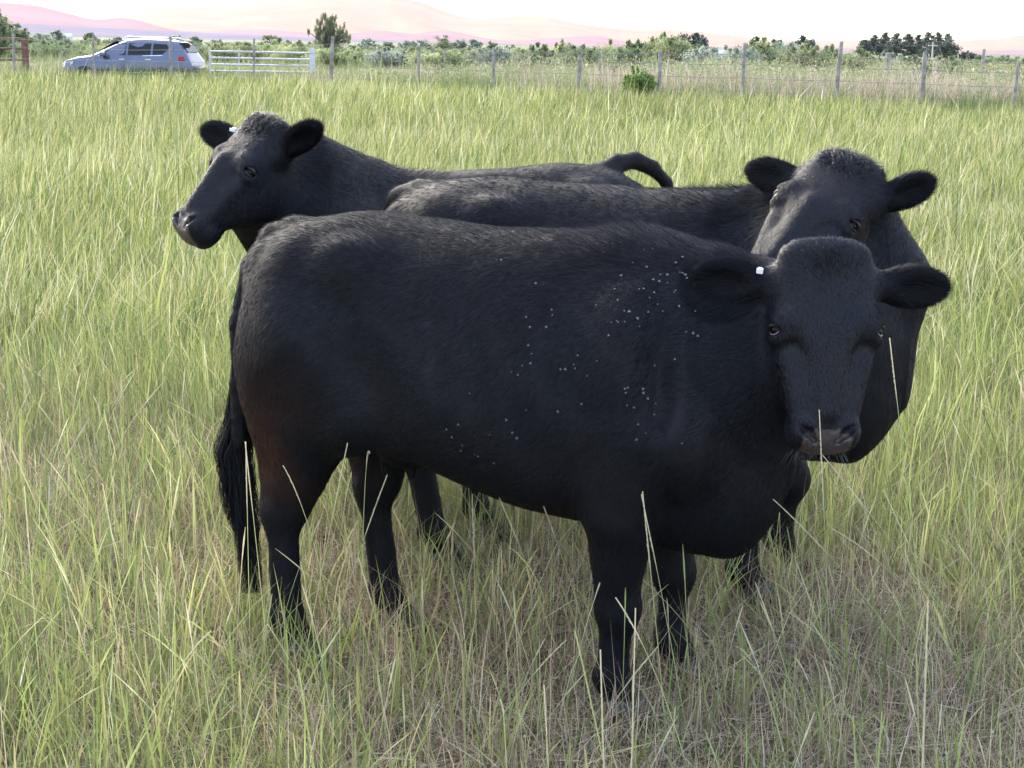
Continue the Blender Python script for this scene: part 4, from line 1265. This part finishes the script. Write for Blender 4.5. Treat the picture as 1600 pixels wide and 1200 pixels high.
        Vs = np.stack(vs, 1).reshape(-1, 3)
        b = (np.arange(cnt) * m_)[:, None]
        Fs = np.concatenate([np.hstack([b + 2 * i, b + 2 * i + 1, b + 2 * i + 3, b + 2 * i + 2]) for i in range(seg)])
        np_mesh('tail_switch', Vs, Fs, M_fur, root, False, np.repeat(BLACK * rng.uniform(.7, 1.8, (cnt, 1)), m_, 0))
    return root

def norm_frame(u, v):
    u = norm(u); v = np.asarray(v, float); v = norm(v - u * (u @ v)); w = np.cross(u, v)
    return np.array([u, w, v])[[0, 2, 1]] if False else np.array([u, v, w])

def sphere_obj(name, c, r, mat, parent, seg=20, rings=14, scale=(1, 1, 1)):
    v = []; f = []
    for i in range(rings + 1):
        th = math.pi * i / rings
        for k in range(seg):
            ph = 2 * math.pi * k / seg
            v.append((c[0] + r * scale[0] * math.sin(th) * math.cos(ph), c[1] + r * scale[1] * math.sin(th) * math.sin(ph), c[2] + r * scale[2] * math.cos(th)))
    for i in range(rings):
        for k in range(seg):
            f.append((i * seg + k, (i + 1) * seg + k, (i + 1) * seg + (k + 1) % seg, i * seg + (k + 1) % seg))
    return np_mesh(name, v, np.array(f), mat, parent, True)

# the three cows --------------------------------------------------------------
def cow_poses():
    out = []
    # near cow, body facing right, head turned to the viewer
    yaw = R(-22)
    loc = (-0.655, 4.36)
    out.append(dict(seed=3, yaw=yaw, loc=loc, poll=at(1292, 384, 3.66), a=at(1293, 700, 3.52) - at(1292, 384, 3.66), n=(0.02, -1, 0.1),
        ear=[((1, .1, -.02), (.25, -1, -.15)), ((-1, .25, .06), (-.25, -1, -.15))], fine=0.0055, hairs=520000, brown=1.0, poll_len=0.45, hs=0.97, pb=.040, sx=0.925, scale=0.985,
        front=[(-1, 0.0, 0.0), (1, 0.075, -0.01)], hind=[(-1, 0.0, 0.0), (1, 0.16, 0.13)],
        tail=[(0.04, 0, 1.235), (-0.02, -0.02, 1.215), (-0.080, -0.06, 1.13), (-0.100, -0.09, 0.98), (-0.105, -0.10, 0.80), (-0.105, -0.10, 0.62)],
        tail_r=[.05, .045, .038, .034, .028, .022],
        switch=[(-0.105, -0.09, 0.84, 0.022), (-0.125, -0.06, 0.68, 0.050), (-0.15, -0.06, 0.58, 0.062), (-0.135, -0.06, 0.46, 0.058), (-0.11, -0.06, 0.32, 0.042), (-0.095, -0.06, 0.14, 0.02)],
        tag=(1, 0.05, 0.022, 0.030), nr=0.175,
        label='near black cow, side on, staring straight at the viewer', big=True))
    # middle cow
    poll2 = at(1335, 253, 4.62)
    out.append(dict(seed=5, yaw=R(-15), loc=(-0.36, 5.17), poll=poll2, a=at(1205, 410, 4.40) - poll2, n=(-.42, -.75, .5),
        ear=[((.9, -.05, .42), (0, -1, -.1)), ((-.75, .45, .12), (-.3, -1, 0))], fine=0.0065, coarse=0.014, hairs=280000, brown=0.4, poll_len=1.5, es=.94,
        front=[(-1, 0.0, 0.0), (1, 0.08, 0.02)], hind=[(-1, 0.05, 0.0), (1, 0.10, 0.06)],
        tail=[(0.04, 0, 1.235), (-0.02, 0, 1.215), (-0.075, 0, 1.13), (-0.09, 0, 0.95), (-0.085, 0, 0.78), (-0.085, 0, 0.62)],
        tail_r=[.05, .045, .038, .034, .028, .022], nr=.19, scale=1.015, extra=[(at(1338,335,4.85), at(1380,440,4.85), .115, .13), (at(1380,440,4.85), at(1335,595,4.85), .13, .16)],
        label='middle black cow with curly poll, its muzzle hidden behind the head of the near cow'))
    # far cow
    poll3 = at(424, 190, 5.26)
    out.append(dict(seed=8, yaw=R(180 + 35), loc=(0.44, 6.45), poll=poll3, hs=0.97, scale=0.982, a=at(294, 334, 5.10) - poll3, n=(-.68, -.60, .5),
        ear=[((.68, -.25, .50), (.3, -1, -.1)), ((-.85, .35, .22), (-.3, -1, 0))], fine=0.0065, coarse=0.014, hairs=280000, brown=0.5, poll_len=1.5, es=.94,
        front=[(-1, 0.0, 0.0), (1, 0.08, 0.02)], hind=[(-1, 0.0, 0.0), (1, 0.1, 0.08)],
        tail=[(0.12, 0, 1.25), (0.03, 0, 1.30), (-0.07, 0, 1.31), (-0.17, 0, 1.275), (-0.25, 0, 1.21), (-0.29, 0, 1.11), (-0.31, 0, 0.95)],
        tail_r=[.045, .040, .034, .030, .027, .024, .020], tag=(1, 0.040, 0.040, 0.040), nr=.215, extra=[(at(385,322,5.32), at(480,400,5.42), .085, .14), (at(478,240,5.40), at(560,300,5.75), .085, .13)], tag_size=(.040, .010, .006),
        label='far black cow in profile facing left, with raised curved tail'))
    return out

COWS = []
for C in cow_poses():
    o = make_cow(C)
    tag(o, C['label'], 'cow', 'black cows standing in the pasture')
    COWS.append(o)
# ------------------------------------------------------------------ fences
M_post = simple_mat('weathered_post', (0.20, 0.18, 0.17), rough=0.9, spec=0.1, scale=7, col2=(0.36, 0.33, 0.31), bump=.6)
M_wire = simple_mat('old_wire', (0.22, 0.20, 0.19), rough=0.5, metal=.6)
RF = np.random.default_rng(5)
def fy_px(px, off=0.0):
    t = ray(px, 85); t = t[0] / t[1]
    return (44.8 + off) / (1 + .42 * t)
def make_fence(posts, off, label, wires=(0.45, 0.8, 1.15, 1.42), thin=1.0):
    px0, yt0 = posts[0][:2]
    Y0 = fy_px(px0, off); b0 = at(px0, yt0, Y0)
    root = empty('wire_fence', (b0[0], Y0, float(ground_z(b0[0], Y0))))
    O = np.array(root.location)
    tops = []
    for (px, yt, dx, r) in posts:
        r = r * .66
        Y = fy_px(px, off); T = at(px, yt, Y); g = float(ground_z(T[0], Y))
        B = np.array([T[0] - dx * Y / 2400, Y, g - .05])
        mb = MB()
        pts = [B + (T - B) * t + RF.normal(0, .008, 3) * (0 < t < 1) for t in (0, .2, .45, .7, .9, 1)]
        mb.tube([p - O for p in pts], [r * 1.08, r * RF.uniform(.95, 1.1), r * RF.uniform(.9, 1.05), r, r * .93, r * .82], 9)
        mb.build('post', M_post, root)
        tops.append((B, T, g))
    for wz in wires:
        mb = MB()
        pts = []
        for i, (B, T, g) in enumerate(tops):
            f = (g + wz - B[2]) / max(T[2] - B[2], .1); f = min(f, .96)
            p = B + (T - B) * f - O
            if i:
                q = (p + pts[-1]) / 2; q[2] -= .02
                pts.append(q)
            pts.append(p)
        mb.tube(pts, .006, 5)
        mb.build('wire', M_wire, root)
    tag(root, label, 'fence')
    return root
make_fence([(-110, 50, 0, .07), (20, 52, 0, .07), (145, 51, 1, .06), (266, 57, 1, .085), (397, 60, 1, .055), (520, 57, 5, .085), (655, 71, 1, .06), (771, 73, 0, .065), (906, 80, 1, .09), (1032, 79, 0, .08), (1164, 68, 1, .075), (1315, 65, 3, .085), (1446, 80, 0, .095), (1592, 96, 5, .06), (1720, 90, 0, .08)],
           0, 'near wire fence of grey weathered posts along the pasture edge')
make_fence([(592, 84, 0, .05), (695, 78, 0, .045), (940, 78, 4, .06), (1090, 82, 0, .07), (1250, 82, 0, .035), (1388, 82, 0, .09), (1538, 77, 3, .085), (1680, 80, 0, .08)],
           9, 'second wire fence with thinner posts standing farther back in the weeds', wires=(0.9, 1.3))
# bare dead weed stalks with side twigs beside the fence
def dead_weed(px, yt, off, lean, label):
    Y = fy_px(px, off); T = at(px, yt, Y); g = float(ground_z(T[0], Y)); h = T[2] - g
    mb = MB(); L = lean * Y / 2400
    mb.tube([(-L, 0, 0), (-L * .4, 0, h * .55), (0, 0, h)], [.014, .011, .005], 6)
    for i in range(10):
        t = RF.uniform(.35, 1); a = RF.uniform(0, 6.28); l = RF.uniform(.12, .28)
        p = Vector((-L * (1 - t), 0, h * t))
        mb.tube([p, p + Vector((math.cos(a) * l, math.sin(a) * l, l * .8))], [.006, .004], 5)
        mb.tube([p + Vector((math.cos(a) * l, math.sin(a) * l, l * .8)), p + Vector((math.cos(a) * l * 1.1, math.sin(a) * l * 1.1, l * 1.05))], [.016, .008], 5)
    o = mb.build('dead_weed', simple_mat('dead_stalk', (.50, .42, .34), rough=.9), None)
    o.location = (T[0], Y, g)
    tag(o, label, 'weed')
dead_weed(1465, 93, .6, 14, 'branching pale dead weed leaning right beside a fence post')
dead_weed(1411, 86, 1.5, 4, 'thin pale dead stalk standing between two posts on the right')
dead_weed(820, 84, 1.0, 10, 'bleached dead weed stalk near the middle of the fence')
dead_weed(93, 82, 4.0, -4, 'pale dead weed stalk left of the parked car')

# utility pole far right
mb = MB(); P = at(1458, 66, 235); g = float(ground_z(P[0], 235))
mb.tube([(0, 0, 0), (0, 0, P[2] - g)], [.14, .09], 8); mb.box((0, 0, P[2] - g - .5), (1.4, .12, .12))
o = mb.build('utility_pole', simple_mat('pale_pole', (.55, .5, .47)), None); o.location = (P[0], 235, g)
tag(o, 'small pale utility pole in front of the dark windbreak', 'pole')

# ------------------------------------------------------------------ gate
M_white = simple_mat('white_paint', (0.60, 0.60, 0.62), rough=0.5, scale=3, col2=(.46, .45, .44))
def gate():
    Y = 50.6
    A = at(328, 80, Y); B = at(488, 83, Y + .6)
    g = float(ground_z(A[0], Y)) + .1
    root = empty('pipe_gate', (A[0], Y, g))
    O = np.array(root.location)
    w = B[0] - A[0]; zt = A[2] - g; zb = B[2] - g
    def P(t, z): return Vector((w * t, .6 * t, z))
    for i in range(5):
        mb = MB(); k = i / 4.0
        z0 = zt - k * (zt - .25) if i else zt
        mb.tube([P(0, zt - (zt - .2) * k), P(1, zb - (zb - .2) * k)], .032, 8)
        mb.build('rail', M_white, root)
    mb = MB(); mb.tube([P(0, .15), P(0, zt)], .04, 8); mb.build('upright', M_white, root)
    mb = MB(); mb.box(P(1, (zb + .15) / 2), (.17, .14, zb + .15)); mb.build('gate_post', M_white, root)
    mb = MB(); mb.tube([P(.28, .2), P(.28, zt * .98)], .022, 6); mb.build('brace', M_white, root)
    tag(root, 'white metal pipe gate with horizontal rails beside the parked car', 'gate')
gate()

# ------------------------------------------------------------------ rusty corral rails at the left edge
M_rust = simple_mat('rusty_pipe', (0.13, 0.055, 0.04), rough=0.8, scale=9, col2=(0.20, 0.10, 0.075))
def corral():
    Y = 54.0
    A = at(38, 58, Y); g = float(ground_z(A[0], Y))
    root = empty('corral_fence', (A[0], Y, g)); zt = A[2] - g
    mb = MB(); mb.tube([(0, 0, 0), (0, 0, zt)], .12, 12); mb.build('post', M_rust, root)
    mb = MB(); mb.tube([(-1.35, 0, 0), (-1.35, 0, zt * .98)], .07, 10); mb.build('post', M_rust, root)
    for z in (zt - .06, zt - .40, zt - .78):
        mb = MB(); mb.tube([(-2.6, 0, z), (0, 0, z + .01)], .035, 8); mb.build('rail', M_rust, root)
    tag(root, 'rusty red corral fence of pipe rails at the left edge', 'fence')
corral()

# ------------------------------------------------------------------ far farm buildings
M_pale = simple_mat('pale_wall', (.62, .60, .60), rough=.8); M_roof = simple_mat('pale_roof', (.72, .72, .76), rough=.5)
def shed(px, ytop, ybot_h, wpx, Y, label, long_roof=False):
    T = at(px, ytop, Y); g = float(ground_z(T[0], Y)); h = T[2] - g; w = wpx * Y / 2400
    root = empty('farm_building', (T[0], Y, g)); d = w * .6
    mb = MB(); mb.box((0, 0, h * .31), (w, d, h * .62)); mb.build('wall', M_pale, root)
    mb = MB()
    e = .04 * w; z0 = h * .62
    v = [(-w / 2 - e, -d / 2 - e, z0), (w / 2 + e, -d / 2 - e, z0), (w / 2 + e, d / 2 + e, z0), (-w / 2 - e, d / 2 + e, z0), (-w / 2 - e, 0, h), (w / 2 + e, 0, h)]
    mb.add(v, [(0, 1, 5, 4), (2, 3, 4, 5), (0, 4, 3), (1, 2, 5), (3, 2, 1, 0)])
    mb.build('roof', M_roof, root)
    mb = MB(); mb.box((w * .1, -d / 2 - .03, h * .22), (w * .2, .06, h * .44)); mb.build('door', simple_mat('dark_door', (.08, .08, .09)), root)
    tag(root, label, 'building')
shed(107, 52, 0, 10, 420, 'tiny white farm building far off above the parked car bonnet')
shed(192, 59, 0, 14, 420, 'small white shed with low roof far behind the car roof')
shed(1112, 78, 0, 36, 92, 'low pale roofed shed among the weeds right of centre')

# ------------------------------------------------------------------ car
def car():
    Y = 52.6
    A = at(109, 106, Y + .35); B = at(311, 100, Y - .1)
    L = math.hypot(B[0] - A[0], .45)
    z0 = 0.06
    root = empty('parked_car', (A[0], Y + .35, z0), math.atan2(-.45, B[0] - A[0]))
    k = L / 4.78
    M_paint = simple_mat('blue_grey_paint', (0.095, 0.11, 0.17), rough=0.22, metal=.45)
    M_paint.node_tree.nodes['Principled BSDF'].inputs['Coat Weight'].default_value = .6
    M_glass = simple_mat('dark_glass', (0.012, 0.016, 0.018), rough=0.08, spec=.25)
    M_black = simple_mat('black_trim', (0.015, 0.015, 0.016), rough=.6)
    M_silver = simple_mat('silver_trim', (0.62, 0.63, 0.66), rough=.25, metal=.8)
    M_tyre = simple_mat('tyre_rubber', (0.02, 0.02, 0.02), rough=.9)
    M_red = simple_mat('red_lens', (0.40, 0.02, 0.03), rough=.15)
    M_lamp = simple_mat('clear_lens', (0.6, 0.62, 0.65), rough=.1)
    W = 1.82
    # cross sections along the length: (x, belt z, roof z, half width at belt, half width at roof)
    secs = [(0.00, .70, .70, .58, .58), (.05, .80, .80, .70, .66), (.22, .90, .93, .82, .62), (.60, .98, 1.03, .88, .60), (1.05, 1.02, 1.09, .90, .62),
            (1.22, 1.03, 1.14, .905, .64), (1.60, 1.04, 1.33, .91, .64), (2.05, 1.05, 1.53, .91, .62), (2.40, 1.06, 1.63, .91, .62), (3.00, 1.08, 1.68, .91, .62), (3.70, 1.10, 1.65, .90, .61), (4.20, 1.13, 1.60, .88, .58), (4.38, 1.14, 1.50, .86, .58), (4.56, 1.12, 1.22, .84, .64), (4.70, .98, 1.00, .82, .70), (4.78, .80, .82, .76, .70)]
    V = []; ring = 14
    for (x, zb, zr, wb, wr) in secs:
        zl = .28 if .1 < x < 4.7 else .40
        pts = [(-wb * .9, zl), (-wb, zl + .12), (-wb * 1.005, (zl + zb) / 2), (-wb, zb), (-(wb * .35 + wr * .65), zb + (zr - zb) * .72), (-wr, zb + (zr - zb) * .93), (-wr * .6, zr)]
        pts += [(-a, b) for a, b in reversed(pts)]
        V += [(x * k, a, b) for a, b in pts]
    F = [(i * ring + j, i * ring + (j + 1) % ring, (i + 1) * ring + (j + 1) % ring, (i + 1) * ring + j) for i in range(len(secs) - 1) for j in range(ring)]
    F += [tuple(range(ring - 1, -1, -1)), tuple((len(secs) - 1) * ring + j for j in range(ring))]
    mb = MB(); mb.add(V, F); body = mb.build('body', M_paint, root, True)
    # the side glass follows the tumblehome of the body
    def side(x, z):
        xs = [s_[0] for s_ in secs]
        zb, zr, wb, wr = [np.interp(x, xs, [s_[i] for s_ in secs]) for i in (1, 2, 3, 4)]
        t = (z - zb) / max(zr - zb, .05)
        a = wb * .35 + wr * .65
        return np.interp(t, [0, .72, .93, 1], [wb, a, wr, wr * .6])
    def pane(name, outline, mat, out=.012):
        for s_ in (-1, 1):
            mb = MB(); P = []
            for (x, z) in outline: P.append((x * k, s_ * (side(x, z) + out), z))
            c = np.mean(np.array(P), 0)
            n = len(P); inner = [tuple(np.array(p) + np.array([0, -s_ * .03, 0])) for p in P]
            mb.add(P + inner, [tuple(range(n)) if s_ < 0 else tuple(range(n - 1, -1, -1))] + [(i, (i + 1) % n, n + (i + 1) % n, n + i) for i in range(n)])
            mb.build(name, mat, root)
    pane('side_window', [(1.48, 1.11), (2.42, 1.12), (2.42, 1.50), (2.20, 1.50), (1.85, 1.36)], M_glass)
    pane('side_window', [(2.50, 1.12), (3.32, 1.14), (3.32, 1.51), (2.50, 1.51)], M_glass)
    pane('side_window', [(3.40, 1.14), (3.74, 1.17), (3.98, 1.36), (3.86, 1.49), (3.40, 1.51)], M_glass)
    pane('window_trim', [(1.40, 1.075), (3.76, 1.115), (3.76, 1.14), (1.44, 1.10)], M_silver, .018)
    pane('door_handle', [(2.20, .97), (2.40, .97), (2.40, 1.00), (2.20, 1.00)], M_silver, .03)
    pane('door_handle', [(3.15, .98), (3.35, .98), (3.35, 1.01), (3.15, 1.01)], M_silver, .03)
    pane('sill_trim', [(1.05, .30), (3.75, .30), (3.75, .42), (1.05, .42)], M_black, .012)
    pane('tail_light', [(4.30, .98), (4.56, .98), (4.52, 1.12), (4.34, 1.10)], M_red, .03)
    pane('headlight', [(.12, .72), (.48, .80), (.52, .90), (.22, .86)], M_lamp, .02)
    def slab(name, pts, hw0, hw1, mat):
        mb = MB()
        (x0, z0_), (x1, z1_) = pts
        v = [(x0 * k, -hw0, z0_), (x0 * k, hw0, z0_), (x1 * k, hw1, z1_), (x1 * k, -hw1, z1_)]
        n = Vector((-(z1_ - z0_), 0, (x1 - x0) * k)).normalized() * .02
        if n.z < 0: n = -n
        v = [Vector(p) + n for p in v]; w_ = [p - n * 1.6 for p in v]
        mb.add(v + w_, [(0, 1, 2, 3), (7, 6, 5, 4), (0, 4, 5, 1), (1, 5, 6, 2), (2, 6, 7, 3), (3, 7, 4, 0)])
        mb.build(name, mat, root)
    slab('windscreen', [(1.30, 1.19), (2.02, 1.59)], .60, .56, M_glass)
    slab('rear_window', [(4.40, 1.48), (4.56, 1.24)], .52, .56, M_glass)
    for s_ in (-1, 1):
        mb = MB(); mb.tube([(2.25 * k, s_ * .56, 1.655), (2.4 * k, s_ * .56, 1.71), (3.9 * k, s_ * .56, 1.69), (4.05 * k, s_ * .56, 1.63)], .022, 8); mb.build('roof_rail', M_silver, root, True)
        mb = MB(); mb.box((1.66 * k, s_ * 1.02, 1.14), (.20, .20, .15)); mi = mb.build('wing_mirror', M_paint, root)
        bv = mi.modifiers.new('bevel', 'BEVEL'); bv.width = .04; bv.segments = 3
        for xw in (.92, 3.70):
            rt = empty('wheel', (xw * k, s_ * .80, .34)); rt.parent = root
            def disc(name, r0, r1, y0, y1, mat):
                mb = MB(); n = 28; v = []
                for (r, yy) in ((r0, y0), (r1, y0), (r1, y1), (r0, y1)):
                    v += [(r * math.cos(2 * math.pi * i / n), yy, r * math.sin(2 * math.pi * i / n)) for i in range(n)]
                mb.add(v, [(j * n + i, j * n + (i + 1) % n, ((j + 1) % 4) * n + (i + 1) % n, ((j + 1) % 4) * n + i) for j in range(4) for i in range(n)])
                mb.build(name, mat, rt, False)
            disc('tyre', .20, .345, -.11, .11, M_tyre)
            disc('rim', .02, .215, s_ * .06 - .03, s_ * .06 + .03, M_silver)
            pane_w = MB(); pane_w.box((0, s_ * .02, 0), (.1, .1, .1)); pane_w.build('hub', M_black, rt)
            mb = MB(); n = 24; v = []
            for yy in (s_ * .005, s_ * .115):
                v += [(xw * k + .40 * math.cos(math.pi * i / n), s_ * .80 + yy, .34 + .40 * math.sin(math.pi * i / n)) for i in range(n + 1)]
                v += [(xw * k + .33 * math.cos(math.pi * i / n), s_ * .80 + yy, .34 + .33 * math.sin(math.pi * i / n)) for i in range(n + 1)]
            N1 = n + 1
            f = []
            for i in range(n):
                f += [(i, i + 1, N1 + i + 1, N1 + i), (2 * N1 + i, 3 * N1 + i, 3 * N1 + i + 1, 2 * N1 + i + 1), (i, 2 * N1 + i, 2 * N1 + i + 1, i + 1), (N1 + i, N1 + i + 1, 3 * N1 + i + 1, 3 * N1 + i)]
            mb.add(v, f); mb.build('wheel_arch', M_black, root)
    mb = MB(); mb.box((4.43 * k, 0, 1.60), (.32, 1.1, .05)); sp_ = mb.build('rear_spoiler', M_paint, root)
    mb = MB(); mb.box((.03 * k, 0, .62), (.06, .9, .22)); mb.build('grille', M_black, root)
    tag(root, 'blue-grey estate-style SUV parked on the track behind the fence', 'car')
car()

# ------------------------------------------------------------------ flies on the near cow
def flies():
    from mathutils.bvhtree import BVHTree
    root = COWS[0]
    bpy.context.view_layer.update()
    body = [c for c in root.children if c.name.startswith('body')][0]
    me = body.data
    n = len(me.vertices); co = np.empty(n * 3, np.float32); me.vertices.foreach_get('co', co); co = co.reshape(-1, 3)
    mw = np.array(body.matrix_world); cw = co @ mw[:3, :3].T + mw[:3, 3]
    bvh = BVHTree.FromPolygons([tuple(v) for v in cw], [tuple(p.vertices) for p in me.polygons])
    M_wing = simple_mat('fly_wing', (0.16, 0.16, 0.17), rough=.35, spec=.5); M_fly = simple_mat('fly_body', (.05, .045, .04), rough=.4)
    me_f = bpy.data.meshes.new('fly')
    v = []; f = []
    def ellp(c, r):
        b = len(v); n_ = 6
        for i in range(1, 4):
            th = math.pi * i / 4
            for j in range(n_): v.append((c[0] + r[0] * math.cos(th), c[1] + r[1] * math.sin(th) * math.cos(2 * math.pi * j / n_), c[2] + r[2] * math.sin(th) * math.sin(2 * math.pi * j / n_)))
        for i in range(2):
            for j in range(n_): f.append((b + i * n_ + j, b + i * n_ + (j + 1) % n_, b + (i + 1) * n_ + (j + 1) % n_, b + (i + 1) * n_ + j))
        f.append(tuple(b + j for j in range(n_))); f.append(tuple(b + 2 * n_ + j for j in range(n_ - 1, -1, -1)))
    ellp((.0022, 0, .0015), (.0016, .0013, .0013)); ellp((-.0005, 0, .0016), (.003, .0014, .0014))
    nb = len(f)
    for s_ in (-1, 1):
        b = len(v)
        v += [(.0012, s_ * .0006, .003), (-.003, s_ * .0042, .0030), (-.0068, s_ * .0040, .0028), (-.0056, s_ * .0010, .0026)]
        v += [(a, b_, c_ - .0003) for a, b_, c_ in v[b:b + 4]]
        f += [(b, b + 1, b + 2, b + 3), (b + 7, b + 6, b + 5, b + 4), (b, b + 4, b + 5, b + 1), (b + 1, b + 5, b + 6, b + 2), (b + 2, b + 6, b + 7, b + 3), (b + 3, b + 7, b + 4, b)]
    me_f.from_pydata(v, [], f); me_f.materials.append(M_fly); me_f.materials.append(M_wing)
    for i, p in enumerate(me_f.polygons): p.material_index = 1 if i >= nb else 0
    zi = [(890,368),(900,398),(948,396),(966,346),(968,362),(920,270),(816,203),(850,122),(897,449),(905,474),(904,502),(880,510),(848,527),(866,536),(1043,478),(1030,505),(1036,517),(992,519),(1006,518),(1072,539),(1100,495),(1143,383),(1158,378),(1163,382),(1180,350),(1192,351),(1196,352),(1217,370),(1220,394),(1181,381),(1134,420),(1098,333),(1152,288),(1162,319),(1222,289),(1232,287),(1262,297),(1246,352),(1250,312),(1272,330),(1287,350),(1262,260),(1280,265),(1282,245),(1302,245),(1303,268),(1327,210),(1326,290),(1322,296),(1350,195),(1348,240),(1355,245),(1340,238),(1362,254),(1390,267),(1386,350),(1338,335),(1245,223),(1238,174),(1260,170),(1203,210),(1172,249),(1145,156),(1168,152),(1120,180),(1358,411),(1380,414),(1394,422),(1328,490),(1262,507),(1178,575),(1188,572),(1183,588),(1228,576),(1232,588),(1242,604),(1186,624),(1207,631),(1265,620),(1260,652),(1218,680),(1238,707),(1212,724),(1348,736),(890,638),(830,666),(848,704),(862,719),(797,793),(784,711),(740,768),(750,772),(703,740),(700,755),(674,716),(658,694),(693,680),(725,590),(984,642),(1053,620)]
    k = 0
    for (zx, zy) in zi:
        px, py = 350 + zx / 1.882, 300 + zy / 1.882
        d = Vector(ray(px, py)).normalized()
        hit, nor, _, _ = bvh.ray_cast(Vector((0, 0, CAM_Z)), d)
        if hit is None or hit.y > 4.9: continue
        if nor.dot(d) > 0: nor = -nor
        o = bpy.data.objects.new('fly', me_f)
        up = nor; fw = Vector((RF.normal(0, .5), 0, 1)); fw = (fw - up * fw.dot(up)).normalized(); sd = up.cross(fw)
        Mx = Matrix((fw, sd, up)).transposed().to_4x4(); Mx.translation = hit + nor * .005
        o.matrix_world = Mx @ Matrix.Scale(RF.uniform(.38, .80), 4)
        COL.objects.link(o)
        tag(o, 'tiny pale-winged fly resting on the flank of the near cow', 'fly', 'flies on the near cow')
        k += 1
flies()

# ------------------------------------------------------------------ evening haze
if not SKIP_HAZE:
    m = bpy.data.materials.new('haze'); m.use_nodes = True
    nt_ = m.node_tree; nt_.nodes.clear()
    out = nt_.nodes.new('ShaderNodeOutputMaterial'); pv = nt_.nodes.new('ShaderNodeVolumePrincipled')
    pv.inputs['Color'].default_value = (1.0, 0.84, 0.84, 1)
    pv.inputs['Density'].default_value = HAZE
    pv.inputs['Anisotropy'].default_value = 0.35
    nt_.links.new(pv.outputs[0], out.inputs['Volume'])
    mb = MB(); mb.box((0, 8500, 1249), (48000, 19000, 2504)); o = mb.build('haze', m)
    tag(o, 'thin pink evening haze over the plain', None, None, 'stuff')
